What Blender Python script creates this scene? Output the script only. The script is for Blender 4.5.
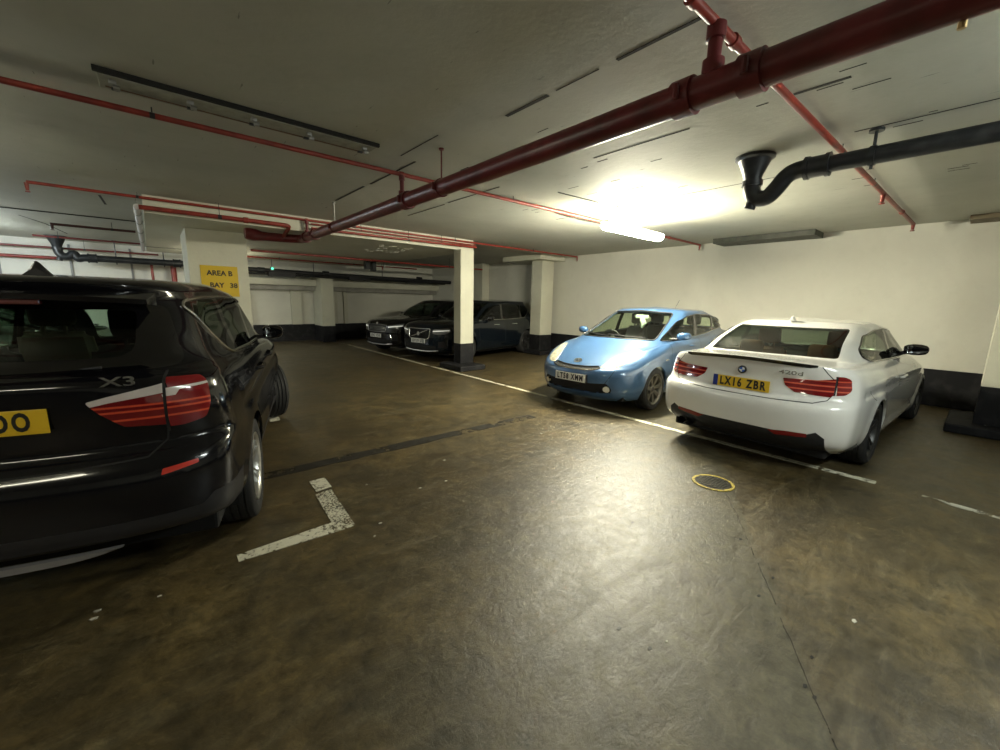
import bpy, bmesh, math, random
import numpy as np
from mathutils import Vector, Matrix
from mathutils.bvhtree import BVHTree
for o in list(bpy.data.objects): bpy.data.objects.remove(o)
C = bpy.context.scene.collection
R = math.radians
random.seed(7); RNG = np.random.RandomState(5)

# ------------------------------------------------------------------ camera (fitted to the vanishing points of the room)
CAM_H = 1.58; FPX = 405.845
def _n(v): v = np.array(v, float); return v/np.linalg.norm(v)
_d1 = _n((-350, 80, -FPX)); _d2 = _n((485, 63, -FPX)); _z = np.cross(_d2, _d1)
_M = np.array([_d2, _d1, _z])
cd = bpy.data.cameras.new('camera'); cam = bpy.data.objects.new('camera', cd); C.objects.link(cam)
cd.sensor_width = 36; cd.lens = FPX/1000*36; cd.clip_start = 0.02
mw = Matrix([[*_M[0], 0], [*_M[1], 0], [*_M[2], CAM_H], [0, 0, 0, 1]])
cam.matrix_world = mw
sc = bpy.context.scene; sc.camera = cam
sc.view_settings.view_transform = 'Standard'; sc.view_settings.look = 'None'
sc.view_settings.gamma = 1; sc.view_settings.use_curve_mapping = False
sc.view_settings.exposure = 1.6
# world: a dim skylight that hardly reaches the basement
w = bpy.data.worlds.new('world'); sc.world = w; w.use_nodes = True
w.node_tree.nodes['Background'].inputs[0].default_value = (.8, .85, 1, 1)
w.node_tree.nodes['Background'].inputs[1].default_value = .02
LAMP_E = 140.0        # emission of a fluorescent diffuser
LAMP_COL = (1.0, .95, .74)

# ------------------------------------------------------------------ materials
MATS = {}
def mat(name, col=(.5, .5, .5), rough=.5, metal=0., coat=0., emit=None, es=0., trans=None, spec=.5, noise=None, bump=None, aniso=None, sheen=None):
    if name in MATS: return MATS[name]
    m = bpy.data.materials.new(name); m.use_nodes = True; MATS[name] = m
    nt = m.node_tree; b = nt.nodes['Principled BSDF']
    b.inputs['Base Color'].default_value = (*col, 1); b.inputs['Roughness'].default_value = rough
    b.inputs['Metallic'].default_value = metal; b.inputs['Coat Weight'].default_value = coat
    b.inputs['Coat Roughness'].default_value = .03; b.inputs['Specular IOR Level'].default_value = spec
    if emit: b.inputs['Emission Color'].default_value = (*emit, 1); b.inputs['Emission Strength'].default_value = es
    tc = nt.nodes.new('ShaderNodeTexCoord')
    if noise:   # (scale, second colour, low, high)
        n = nt.nodes.new('ShaderNodeTexNoise'); n.inputs['Scale'].default_value = noise[0]; n.inputs['Detail'].default_value = 6
        nt.links.new(tc.outputs['Object'], n.inputs['Vector'])
        r = nt.nodes.new('ShaderNodeMapRange'); r.inputs[1].default_value = noise[2]; r.inputs[2].default_value = noise[3]
        nt.links.new(n.outputs[0], r.inputs[0])
        x = nt.nodes.new('ShaderNodeMix'); x.data_type = 'RGBA'
        x.inputs[6].default_value = (*col, 1); x.inputs[7].default_value = (*noise[1], 1)
        nt.links.new(r.outputs[0], x.inputs[0]); nt.links.new(x.outputs[2], b.inputs['Base Color'])
    if bump:    # (scale, strength)
        n = nt.nodes.new('ShaderNodeTexNoise'); n.inputs['Scale'].default_value = bump[0]; n.inputs['Detail'].default_value = 5
        nt.links.new(tc.outputs['Object'], n.inputs['Vector'])
        bu = nt.nodes.new('ShaderNodeBump'); bu.inputs['Strength'].default_value = bump[1]; bu.inputs['Distance'].default_value = .01
        nt.links.new(n.outputs[0], bu.inputs['Height']); nt.links.new(bu.outputs[0], b.inputs['Normal'])
    return m
def glass_mat(name, tint=(.35, .42, .38), refl=1.45):
    if name in MATS: return MATS[name]
    m = bpy.data.materials.new(name); m.use_nodes = True; MATS[name] = m
    nt = m.node_tree; nt.nodes.remove(nt.nodes['Principled BSDF']); out = nt.nodes['Material Output']
    t = nt.nodes.new('ShaderNodeBsdfTransparent'); t.inputs[0].default_value = (*tint, 1)
    g = nt.nodes.new('ShaderNodeBsdfGlossy'); g.inputs['Roughness'].default_value = .02
    ge = nt.nodes.new('ShaderNodeNewGeometry'); d = nt.nodes.new('ShaderNodeVectorMath'); d.operation = 'DOT_PRODUCT'
    nt.links.new(ge.outputs['Normal'], d.inputs[0]); nt.links.new(ge.outputs['Incoming'], d.inputs[1]); prev = d.outputs['Value']
    for op, val in (('ABSOLUTE', 0), ('SUBTRACT', 1), ('POWER', 5), ('MULTIPLY', .9), ('ADD', .045)):   # Schlick reflectance, the same from both sides
        f = nt.nodes.new('ShaderNodeMath'); f.operation = op
        if op == 'SUBTRACT': f.inputs[0].default_value = 1; nt.links.new(prev, f.inputs[1])
        else: nt.links.new(prev, f.inputs[0]); f.inputs[1].default_value = val
        prev = f.outputs[0]
    x = nt.nodes.new('ShaderNodeMixShader')
    nt.links.new(f.outputs[0], x.inputs[0]); nt.links.new(t.outputs[0], x.inputs[1]); nt.links.new(g.outputs[0], x.inputs[2])
    nt.links.new(x.outputs[0], out.inputs[0]); return m

# ------------------------------------------------------------------ object helpers
def tag(o, label=None, cat=None, group=None, kind=None):
    for k, v in (('label', label), ('category', cat), ('group', group), ('kind', kind)):
        if v: o[k] = v
    return o
def empty(name, loc=(0, 0, 0), rz=0, parent=None):
    o = bpy.data.objects.new(name, None); C.objects.link(o); o.location = loc; o.rotation_euler = (0, 0, rz)
    o.empty_display_size = .2
    if parent: o.parent = parent
    return o
def link(name, me, m=None, parent=None, smooth=False):
    o = bpy.data.objects.new(name, me); C.objects.link(o)
    if m is not None:
        for mm in (m if isinstance(m, (list, tuple)) else [m]): me.materials.append(mm)
    if parent: o.parent = parent
    if smooth: me.shade_smooth()
    return o
def from_bm(name, bm, m=None, parent=None, smooth=False, sharp=None):
    bmesh.ops.recalc_face_normals(bm, faces=bm.faces)
    me = bpy.data.meshes.new(name); bm.to_mesh(me); bm.free()
    o = link(name, me, m, parent, smooth)
    if sharp: me.set_sharp_from_angle(angle=R(sharp))
    return o
def add_box(bm, a, b, bev=0):
    r = bmesh.ops.create_cube(bm, size=1); vs = r['verts']
    for v in vs: v.co = Vector([(a[i]+b[i])/2 + v.co[i]*(b[i]-a[i]) for i in range(3)])
    if bev:
        es = list({e for v in vs for e in v.link_edges})
        bmesh.ops.bevel(bm, geom=es, offset=bev, segments=2, affect='EDGES', profile=.5)
def box(name, a, b, m, parent=None, bev=0):
    bm = bmesh.new(); add_box(bm, a, b, bev); return from_bm(name, bm, m, parent)
def add_tube(bm, pts, r, n=12, caps=True):
    """pts: list of 3D points, r: radius or list."""
    pts = [Vector(p) for p in pts]; k = len(pts); rs = r if isinstance(r, (list, tuple)) else [r]*k
    T = []
    for i in range(k):
        a = pts[max(i-1, 0)]; b = pts[min(i+1, k-1)]
        t = (b-a); T.append(t.normalized() if t.length > 1e-9 else Vector((0, 0, 1)))
    up = Vector((0, 0, 1)) if abs(T[0].z) < .9 else Vector((1, 0, 0))
    u = T[0].cross(up).normalized(); rings = []
    for i in range(k):
        u = (u - T[i]*u.dot(T[i])); u.normalize(); v = T[i].cross(u)
        rings.append([bm.verts.new(pts[i] + (u*math.cos(2*math.pi*j/n) + v*math.sin(2*math.pi*j/n))*rs[i]) for j in range(n)])
    for i in range(k-1):
        for j in range(n):
            bm.faces.new((rings[i][j], rings[i][(j+1) % n], rings[i+1][(j+1) % n], rings[i+1][j]))
    if caps:
        bm.faces.new(rings[0][::-1]); bm.faces.new(rings[-1])
def tube(name, pts, r, m, parent=None, n=12, sharp=40):
    bm = bmesh.new(); add_tube(bm, pts, r, n); return from_bm(name, bm, m, parent, True, sharp)
def bend(pts, rad=.1, k=5):
    """round the corners of a polyline"""
    pts = [Vector(p) for p in pts]; out = [pts[0]]
    for i in range(1, len(pts)-1):
        p = pts[i]; a = (pts[i-1]-p).normalized()*rad; b = (pts[i+1]-p).normalized()*rad
        for j in range(k+1):
            t = j/k; out.append((p+a)*(1-t)**2 + p*2*t*(1-t) + (p+b)*t*t)
    out.append(pts[-1]); return out
def add_lathe(bm, prof, n=32, axis='z', closed=False):
    """prof: (radius, height) list"""
    rings = []
    for (r, h) in prof:
        ring = []
        for j in range(n):
            a = 2*math.pi*j/n; c, s = r*math.cos(a), r*math.sin(a)
            ring.append(bm.verts.new((c, s, h) if axis == 'z' else (c, h, s) if axis == 'y' else (h, c, s)))
        rings.append(ring)
    m = len(rings)
    for i in range(m if closed else m-1):
        A, B = rings[i], rings[(i+1) % m]
        for j in range(n): bm.faces.new((A[j], A[(j+1) % n], B[(j+1) % n], B[j]))
    return rings
def prism(name, poly, z0, z1, m, parent=None, bev=0, to=None):
    """extrude a polygon; to maps (u, v, w) to xyz"""
    bm = bmesh.new(); to = to or (lambda u, v, w_: (u, v, w_))
    a = [bm.verts.new(to(u, v, z0)) for u, v in poly]; b = [bm.verts.new(to(u, v, z1)) for u, v in poly]
    n = len(poly)
    bm.faces.new(a[::-1]); bm.faces.new(b)
    for i in range(n): bm.faces.new((a[i], a[(i+1) % n], b[(i+1) % n], b[i]))
    if bev: bmesh.ops.bevel(bm, geom=list(bm.edges), offset=bev, segments=2, affect='EDGES')
    return from_bm(name, bm, m, parent)
def text_mesh(name, s, size, m, parent, mtx, extrude=.002, bold=0., width=None, align='CENTER', space=1.):
    cu = bpy.data.curves.new(name, 'FONT'); cu.body = s; cu.size = size; cu.extrude = extrude; cu.offset = bold
    cu.align_x = align; cu.align_y = 'CENTER'; cu.resolution_u = 3; cu.space_character = space
    tmp = bpy.data.objects.new(name, cu); C.objects.link(tmp)
    dg = bpy.context.evaluated_depsgraph_get(); me = bpy.data.meshes.new_from_object(tmp.evaluated_get(dg))
    bpy.data.objects.remove(tmp)
    if width:
        xs = [v.co.x for v in me.vertices]; s_ = width/(max(xs)-min(xs)); c = (max(xs)+min(xs))/2
        for v in me.vertices: v.co.x = (v.co.x-c)*s_
    me.materials.clear(); o = link(name, me, m, parent); o.matrix_local = mtx; return o
def frame_mtx(origin, right, up):
    r = Vector(right).normalized(); u = Vector(up); u = (u - r*u.dot(r)).normalized(); n = r.cross(u)
    return Matrix([[r.x, u.x, n.x, origin[0]], [r.y, u.y, n.y, origin[1]], [r.z, u.z, n.z, origin[2]], [0, 0, 0, 1]])

# ------------------------------------------------------------------ procedural surfaces
def nodes_mat(name):
    m = bpy.data.materials.new(name); m.use_nodes = True; MATS[name] = m
    nt = m.node_tree; return m, nt, nt.nodes['Principled BSDF']
def N(nt, t, **kw):
    n = nt.nodes.new(t)
    for k, v in kw.items():
        if isinstance(v, tuple) and len(v) == 3 and n.inputs.get(k) is not None and n.inputs[k].type == 'RGBA': v = (*v, 1)
        if n.inputs.get(k) is not None: n.inputs[k].default_value = v
        else: setattr(n, k, v)
    return n
def L(nt, a, b): nt.links.new(a, b)
def noise(nt, vec, scale, detail=6, rough=.6, dist=0.):
    n = N(nt, 'ShaderNodeTexNoise'); n.inputs['Scale'].default_value = scale; n.inputs['Detail'].default_value = detail
    n.inputs['Roughness'].default_value = rough; n.inputs['Distortion'].default_value = dist; L(nt, vec, n.inputs['Vector']); return n.outputs[0]
def mrange(nt, v, a, b, c=0., d=1.):
    n = N(nt, 'ShaderNodeMapRange'); L(nt, v, n.inputs[0])
    for i, q in enumerate((a, b, c, d)): n.inputs[1+i].default_value = q
    return n.outputs[0]
def mixc(nt, f, a, b, mode='MIX'):
    n = N(nt, 'ShaderNodeMix'); n.data_type = 'RGBA'; n.blend_type = mode
    for s, q in ((0, f), (6, a), (7, b)):
        if isinstance(q, (tuple, float, int)): n.inputs[s].default_value = (*q, 1) if isinstance(q, tuple) else q
        else: L(nt, q, n.inputs[s])
    return n.outputs[2]
def mathn(nt, op, a, b=0., clamp=False):
    n = N(nt, 'ShaderNodeMath'); n.operation = op; n.use_clamp = clamp
    for i, q in enumerate((a, b)):
        if isinstance(q, (int, float)): n.inputs[i].default_value = q
        else: L(nt, q, n.inputs[i])
    return n.outputs[0]
def bumpn(nt, h, s, d=.01):
    n = N(nt, 'ShaderNodeBump'); n.inputs['Strength'].default_value = s; n.inputs['Distance'].default_value = d
    L(nt, h, n.inputs['Height']); return n.outputs[0]

def floor_material():
    m, nt, b = nodes_mat('floor_concrete')
    tc = N(nt, 'ShaderNodeTexCoord').outputs['Object']
    big = noise(nt, tc, .55, 4, .55, .6); mid = noise(nt, tc, 2.3, 8, .65, .8); fine = noise(nt, tc, 40, 4, .7)
    mp = N(nt, 'ShaderNodeMapping'); mp.inputs['Rotation'].default_value = (0, 0, R(-32)); mp.inputs['Scale'].default_value = (1, 5, 1)
    L(nt, tc, mp.inputs[0]); streak = noise(nt, mp.outputs[0], 1.6, 7, .7, 1.2)
    c = mixc(nt, mrange(nt, big, .35, .65), (.078, .055, .020), (.135, .100, .040))
    c = mixc(nt, mrange(nt, mid, .35, .7), c, (.045, .036, .018))
    c = mixc(nt, mrange(nt, streak, .52, .72, 0, .55), c, (.16, .135, .075))
    # the greyer worn band up the middle of the aisle
    sx = N(nt, 'ShaderNodeSeparateXYZ'); L(nt, tc, sx.inputs[0])
    u = mathn(nt, 'ADD', mathn(nt, 'MULTIPLY', sx.outputs[0], -.473), mathn(nt, 'MULTIPLY', sx.outputs[1], .881))  # across the crack direction
    u = mathn(nt, 'ADD', u, mathn(nt, 'MULTIPLY', mathn(nt, 'SUBTRACT', mid, .5), .12))
    grey = mathn(nt, 'MULTIPLY', mrange(nt, u, -.735, -.70), mrange(nt, u, 1.1, -.1, 0, .9))
    c = mixc(nt, mathn(nt, 'MULTIPLY', grey, .6), c, (.088, .085, .055))
    pit = mathn(nt, 'MULTIPLY', mrange(nt, noise(nt, tc, 9, 3, .5), .66, .7), mrange(nt, noise(nt, tc, 1.3, 3, .5), .45, .6))
    c = mixc(nt, mathn(nt, 'MULTIPLY', pit, .7), c, (.02, .017, .01))
    mot = noise(nt, tc, 11, 9, .78, .3); mot2 = noise(nt, tc, 3.4, 9, .75, .5)
    c = mixc(nt, 1.0, c, mixc(nt, mrange(nt, mot, .36, .64), (.58, .58, .58), (1.36, 1.34, 1.30)), 'MULTIPLY')
    c = mixc(nt, 1.0, c, mixc(nt, mrange(nt, mot2, .38, .62), (.70, .70, .70), (1.22, 1.20, 1.15)), 'MULTIPLY')
    c = mixc(nt, mrange(nt, fine, .3, .7, 0, .3), c, (.03, .025, .015))
    L(nt, c, b.inputs['Base Color'])
    rough = mathn(nt, 'ADD', mrange(nt, mot, .35, .65, .33, .46), mrange(nt, streak, .4, .7, 0, .10))
    L(nt, rough, b.inputs['Roughness'])
    h = mathn(nt, 'ADD', mathn(nt, 'MULTIPLY', mid, .5), mathn(nt, 'MULTIPLY', streak, .35))
    h = mathn(nt, 'ADD', h, mathn(nt, 'MULTIPLY', mot, .55))
    h = mathn(nt, 'ADD', h, mathn(nt, 'MULTIPLY', fine, .12))
    L(nt, bumpn(nt, h, .34, .025), b.inputs['Normal'])
    b.inputs['Specular IOR Level'].default_value = .75
    return m
def paint_material(name, base, dirt, board=True, rough=.75):
    """whitewashed concrete with faint shutter-board marks and chips"""
    m, nt, b = nodes_mat(name); tc = N(nt, 'ShaderNodeTexCoord').outputs['Object']
    big = noise(nt, tc, .7, 5, .6, .4); mid = noise(nt, tc, 5, 6, .6)
    c = mixc(nt, mrange(nt, big, .35, .7, 0, .6), base, dirt)
    c = mixc(nt, mrange(nt, mid, .55, .8, 0, .4), c, dirt)
    if board:
        mp = N(nt, 'ShaderNodeMapping'); mp.inputs['Scale'].default_value = (7, .8, 1); L(nt, tc, mp.inputs[0])
        st = noise(nt, mp.outputs[0], 4, 3, .5)
        sp = mathn(nt, 'MULTIPLY', mrange(nt, st, .70, .72), mrange(nt, mid, .45, .55))
        c = mixc(nt, mathn(nt, 'MULTIPLY', sp, .7), c, tuple(x*.25 for x in base))
    L(nt, c, b.inputs['Base Color']); b.inputs['Roughness'].default_value = rough
    h = mathn(nt, 'ADD', mathn(nt, 'MULTIPLY', noise(nt, tc, 14, 5, .6), 1.0), mathn(nt, 'MULTIPLY', big, 2.0))
    L(nt, bumpn(nt, h, .25, .01), b.inputs['Normal']); return m
def worn_paint(name, col, under_alpha=.5, scale=30, thr=.40):
    """white road paint, worn through: transparent where it has flaked"""
    m, nt, b = nodes_mat(name); tc = N(nt, 'ShaderNodeTexCoord').outputs['Object']
    n = noise(nt, tc, scale, 4, .75); n2 = noise(nt, tc, 3.2, 3, .5)
    a = mrange(nt, mathn(nt, 'ADD', n, mathn(nt, 'MULTIPLY', mathn(nt, 'SUBTRACT', n2, .5), under_alpha)), thr, thr+.04)
    b.inputs['Base Color'].default_value = (*col, 1); b.inputs['Roughness'].default_value = .6
    L(nt, a, b.inputs['Alpha']); return m
# ------------------------------------------------------------------ the basement
H = 3.0; XR = 9.9; YB = 16.5; XL = -6.5; YF = -7.0; BAND = .62
floor_m = floor_material()
ceil_m = paint_material('ceiling_paint', (.47, .47, .40), (.34, .34, .28))
wall_m = paint_material('wall_paint', (.66, .65, .57), (.54, .53, .46), board=False)
beam_m = paint_material('beam_paint', (.60, .59, .48), (.45, .44, .36), board=False)
band_m = mat('black_wall_paint', (.010, .010, .012), .7, spec=.25, noise=(6, (.03, .03, .03), .5, .8))
white_m = worn_paint('worn_white_paint', (.62, .60, .48), .5, 30, .44)
line_m = worn_paint('thin_line_paint', (.60, .57, .42), .9, 18)
def S(o): o['kind'] = 'structure'; return o

fl = S(box('floor', (XL, YF, -.12), (XR, YB, 0), floor_m))
def slab_on_floor(name, poly, m, h=.004):
    return prism(name, poly, .0005, h, m, fl)
def strip(x0, y0, x1, y1, wd):
    d = Vector((x1-x0, y1-y0)); n = Vector((-d.y, d.x)).normalized()*wd/2
    return [(x0+n.x, y0+n.y), (x0-n.x, y0-n.y), (x1-n.x, y1-n.y), (x1+n.x, y1+n.y)]
slab_on_floor('bay_line', strip(5.15, 14.3, 5.03, 4.6, .075), line_m)
slab_on_floor('bay_line', strip(5.03, 4.6, 4.96, .42, .085), worn_paint('bay_line_paint', (.62, .60, .46), .35, 14))
slab_on_floor('bay_line', strip(4.92, .12, 4.86, -.9, .07), worn_paint('faded_line_paint', (.5, .48, .38), 1.6, 10, .52))
for k, yy in enumerate((10.62,)):
    slab_on_floor('bay_line', strip(5.2, yy+.0, 8.6, yy+.05, .07), worn_paint('bay_divider_paint' if k else 'far_divider_paint', (.5, .48, .38), 1.0, 14))
# two L-shaped corner marks beside the black car's bay
slab_on_floor('corner_marking', [(.90, 3.60), (1.03, 3.60), (1.02, 3.38), (.89, 3.36)], white_m)
slab_on_floor('corner_marking', [(.87, 3.32), (1.0, 3.33), (.95, 2.66), (.83, 2.80)], worn_paint('flaked_white_paint', (.62, .6, .48), .3, 60, .50))
slab_on_floor('corner_marking', [(.95, 2.655), (.25, 2.695), (.25, 2.775), (.84, 2.80)], white_m)
slab_on_floor('corner_marking', [(1.02, 5.75), (1.14, 5.75), (1.2, 6.4), (1.08, 6.4)], worn_paint('patchy_white_paint', (.62, .6, .48), .5, 34))
# dark filled joint across the aisle
jm = worn_paint('joint_filler', (.014, .012, .008), .9, 12, .42)
rj = np.random.RandomState(3); top = []; bot = []
for i in range(25):
    x = -1.2 + i*.215; y = 3.98 - .03*i/24*2
    top.append((x, y+.065+rj.rand()*.03)); bot.append((x, y-.065-rj.rand()*.03))
slab_on_floor('joint_strip', top + bot[::-1], jm, .003)
# hairline crack from the drain cover towards the camera
pts = [(3.62, 1.22), (3.35, 1.04), (3.0, .84), (2.6, .60), (2.2, .38), (1.76, .12), (1.3, -.18)]
top = []; bot = []
for i in range(len(pts)-1):
    for k in range(6):
        t = k/6; x = pts[i][0]*(1-t)+pts[i+1][0]*t; y = pts[i][1]*(1-t)+pts[i+1][1]*t + rj.normal()*.003
        wd = .0012+rj.rand()*.0022; top.append((x, y+wd)); bot.append((x, y-wd))
slab_on_floor('floor_crack', top + bot[::-1], worn_paint('crack_dark', (.025, .02, .012), .8, 9), .002)

# drain cover in its yellow-flecked ring
dg_ = tag(empty('drain_cover', (3.74, 1.37, 0)), 'round dark slotted drain cover in a yellow-edged ring in the concrete floor', 'drain cover')
bm = bmesh.new(); add_lathe(bm, [(.175, .001), (.173, .008), (.150, .008), (.148, .001)], 40); from_bm('rim', bm, mat('yellow_ring', (.50, .38, .06), .6, noise=(26, (.16, .12, .04), .45, .6)), dg_)
bm = bmesh.new(); add_lathe(bm, [(.148, .001), (.146, .007), (.001, .007)], 40); from_bm('plate', bm, mat('drain_iron', (.03, .028, .022), .6, .5), dg_)
bm = bmesh.new()
for i in range(-5, 6):
    for j in range(-5, 6):
        if math.hypot(i*.026, j*.026) < .13: add_box(bm, (i*.026-.009, j*.026-.009, .006), (i*.026+.009, j*.026+.009, .011))
from_bm('raised_studs', bm, mat('drain_studs', (.08, .075, .06), .5, .6), dg_)

S(box('ceiling', (XL, YF, H), (XR, YB, H+.25), ceil_m))
# walls, each with its black painted lower band as a child
def wall(name, a, b, axis, sgn):
    o = S(box(name, a, b, wall_m)); bb = list(a); cc = list(b); cc[2] = BAND
    bb[axis], cc[axis] = (a[axis]-.006, a[axis]) if sgn < 0 else (b[axis], b[axis]+.006)
    bb[2] = .001
    box('painted_band', bb, cc, band_m, o); return o
wall('wall_right', (XR, YF, 0), (XR+.2, YB, H), 0, -1)
wb = wall('wall_back', (XL, YB, 0), (XR, YB+.2, H), 1, -1)
wall('wall_left', (XL-.2, YF, 0), (XL, YB, H), 0, 1)
wall('wall_front', (XL, YF-.2, 0), (XR, YF, H), 1, 1)
# far wall: stepped head beam, shallow piers and white panels
S(box('beam', (2.2, YB-.55, 2.02), (XR, YB-.002, 2.24), beam_m))
S(box('beam', (2.2, YB-.35, 1.86), (XR, YB-.001, 2.02), mat('lower_beam_grey', (.34, .33, .29), .8, noise=(3, (.24, .23, .2), .4, .7))))  # lower step, in a darker grey than the head beam
for x0, x1 in ((2.45, 2.62), (3.9, 4.25), (5.35, 5.55), (5.8, 5.95)):
    box('wall_pier', (x0, YB-.12, BAND), (x1, YB-.007, 1.86), beam_m, wb)
for x in (-5.6, -4.2, -2.9, -1.6, -.35, .9, 2.1):
    box('panel_joint', (x, YB-.03, BAND), (x+.05, YB-.001, 2.9), mat('panel_joint_dark', (.2, .2, .19), .6), wb)

# dropped slab over the far bays
S(box('beam', (.05, 8.05, 2.75), (5.95, 15.0, H-.001), beam_m))
def pillar(x0, y0, x1, y1, top, plinth=None, cap=None, band=.59):
    o = S(empty('pillar', ((x0+x1)/2, (y0+y1)/2, 0)))
    cx, cy = o.location.x, o.location.y
    def B(nm, a, b, m, bev=.006): return box(nm, (a[0]-cx, a[1]-cy, a[2]), (b[0]-cx, b[1]-cy, b[2]), m, o, bev)
    B('shaft', (x0, y0, band), (x1, y1, top), beam_m)
    if plinth:
        B('painted_base', (x0-.002, y0-.002, plinth[4]-.001), (x1+.002, y1+.002, band), band_m, .004)
        B('plinth', (plinth[0], plinth[1], .001), (plinth[2], plinth[3], plinth[4]), band_m, .02)
    else: B('painted_base', (x0-.002, y0-.002, .001), (x1+.002, y1+.002, band), band_m, .004)
    if cap: B('capital', (cap[0], cap[1], cap[4]), (cap[2], cap[3], H-.002), beam_m)
    return o
pillar(5.49, 7.90, 5.86, 8.18, 2.749, (5.19, 7.46, 5.90, 8.36, .12))
pillar(9.18, 8.89, 9.70, 9.34, 2.849, (8.89, 8.57, XR-.02, 9.6, .12), (8.80, 8.60, XR-.01, 10.3, 2.85))
pillar(9.56, 12.35, XR-.01, 12.95, 2.99)
pillar(4.70, 15.5, 5.14, YB-.01, 2.36)
pillar(8.2, -.72, 8.7, -.11, 2.99, (7.9, -1.0, 9.1, .13, .12), band=.62)
ca = pillar(.57, 9.20, 1.48, 10.5, 2.749)

# yellow bay sign on the wide white column
sg = tag(empty('area_sign', (1.015, 9.20, 1.855)), 'yellow sign reading AREA B on the wide white pillar beyond the black car', 'sign')
box('sign_panel', (-.285, -.012, -.275), (.285, -.001, .275), mat('sign_yellow', (.62, .42, .015), .5), sg)
fm = frame_mtx((0, -.0125, .14), (1, 0, 0), (0, 0, 1))
text_mesh('lettering', 'AREA B', .125, mat('sign_black', (.01, .01, .01), .5), sg, fm, .001, .004, .40)
text_mesh('lettering', 'BAY', .12, MATS['sign_black'], sg, frame_mtx((-.05, -.0125, -.075), (1, 0, 0), (0, 0, 1)), .001, .004, .22)
text_mesh('lettering', '38', .12, MATS['sign_black'], sg, frame_mtx((.205, -.0125, -.075), (1, 0, 0), (0, 0, 1)), .001, .003, .12)

# dark shallow duct strip and recess where ceiling meets the right wall
tag(box('duct_panel', (9.30, 2.2, 2.90), (9.895, 3.98, 2.998), mat('duct_dark', (.07, .075, .06), .7, noise=(4, (.12, .12, .1), .4, .7))), 'shallow dark duct panel where the ceiling meets the long white wall', 'duct')
tag(box('duct_panel', (9.45, -.9, 2.93), (9.895, .35, 2.998), mat('duct_brown', (.16, .13, .08), .7)), 'small brown patch panel at the top of the wall above the end pillar', 'duct')

# slots and board marks cut in the ceiling soffit
slot_m = mat('slot_dark', (.03, .028, .022), .9)
ceil = bpy.data.objects['ceiling']
for (x, y0, y1, wd) in ((2.24, 1.12, 1.62, .012), (2.245, 2.18, 2.62, .016), (2.24, 4.05, 5.2, .012), (2.22, 5.35, 6.4, .014), (2.24, 1.75, 2.1, .003),
                        (3.48, 1.77, 2.72, .009), (3.47, 4.15, 5.32, .01), (3.49, 5.45, 6.6, .008), (2.76, 2.95, 3.3, .008), (3.45, .75, 1.05, .014), (4.5, -.4, .9, .006),
                        (3.0, 1.4, 1.9, .004), (5.46, 4.2, 5.0, .006), (4.7, 2.9, 3.25, .006), (2.05, 3.3, 4.0, .004), (5.4, 1.6, 2.9, .004)):
    box('ceiling_slot', (x-wd, y0, H-.003), (x+wd, y1, H-.0005), slot_m, ceil)
box('ceiling_slot', (XL, 11.0, H-.012), (.03, 11.06, H-.0005), slot_m, ceil)
rc = np.random.RandomState(9)
for line in ([(-1.72, 11.9), (-1.52, 12.9), (-1.38, 14.6)], [(-.42, 8.6), (-.40, 9.4)]):   # cracks in the far left soffit
    for a, b in zip(line[:-1], line[1:]): prism('ceiling_crack', strip(a[0], a[1], b[0], b[1], .03), H-.002, H-.0004, slot_m, ceil)
for i in range(34):   # small chips of missing paint
    x, y = rc.uniform(2.6, 6.6), rc.uniform(.2, 5.0); l, wd = rc.uniform(.02, .10), rc.uniform(.003, .008)
    box('ceiling_chip', (x-wd, y-l, H-.002), (x+wd, y+l, H-.0004), slot_m, ceil)
# dark patchy oval painted on the ceiling beyond the lamp
prism('dark_oval', [(5.75+.70*math.cos(t)*(1+.1*math.sin(3*t)), 4.62+.13*math.sin(t)) for t in np.linspace(0, 2*math.pi, 25)[:-1]], H-.0012, H-.0003, worn_paint('oval_dark', (.06, .058, .045), .9, 6), ceil)
# flecks of litter and paint on the floor
for (x, y) in ((-.36, 2.68), (-.37, 2.62), (-.12, 2.62), (1.27, 3.24), (1.1, 2.58), (1.0, 2.45), (1.72, .75), (3.0, 2.1), (1.6, 2.9), (1.85, 2.88), (3.9, 2.6), (2.1, 3.3), (3.5, 3.3), (2.6, .2)):
    l, a0 = rc.uniform(.008, .02), rc.rand()*3
    prism('floor_fleck', [(x+l*math.cos(a0+t), y+l*.6*math.sin(a0+t)) for t in (0, 1.1, 2.3, 3.4, 4.8)], .0005, .003, mat('fleck', (.5, .48, .4), .7), fl)
for (x, y) in ((3.2, .96), (2.95, .86), (2.66, .58), (2.42, .58), (2.16, .28), (1.93, .22), (1.96, .26), (2.55, 1.45), (1.62, .78), (1.61, .94)):
    l, a0 = rc.uniform(.010, .018), rc.rand()*3
    prism('floor_pit', [(x+l*math.cos(a0+t), y+l*.6*math.sin(a0+t)) for t in (0, 1.1, 2.3, 3.4, 4.8)], .0003, .0015, MATS['sign_black'], fl)
# flaking white patches on the dropped slab
chip_m = mat('fresh_plaster', (.97, .96, .9), .8)
sb = bpy.data.objects['beam.002']
for i in range(26):
    x = 3.75+rc.rand()*1.1+(i % 3)*.2; y = 8.6+rc.rand()*1.5; a = rc.rand()*3; l = rc.uniform(.03, .13)
    q = [(x+math.cos(a+t)*l*rc.uniform(.3, 1), y+math.sin(a+t)*l*.5*rc.uniform(.4, 1)) for t in (0, 1.3, 2.4, 3.5, 4.9)]
    prism('plaster_patch', q, 2.746, 2.7495, chip_m, sb)
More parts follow.
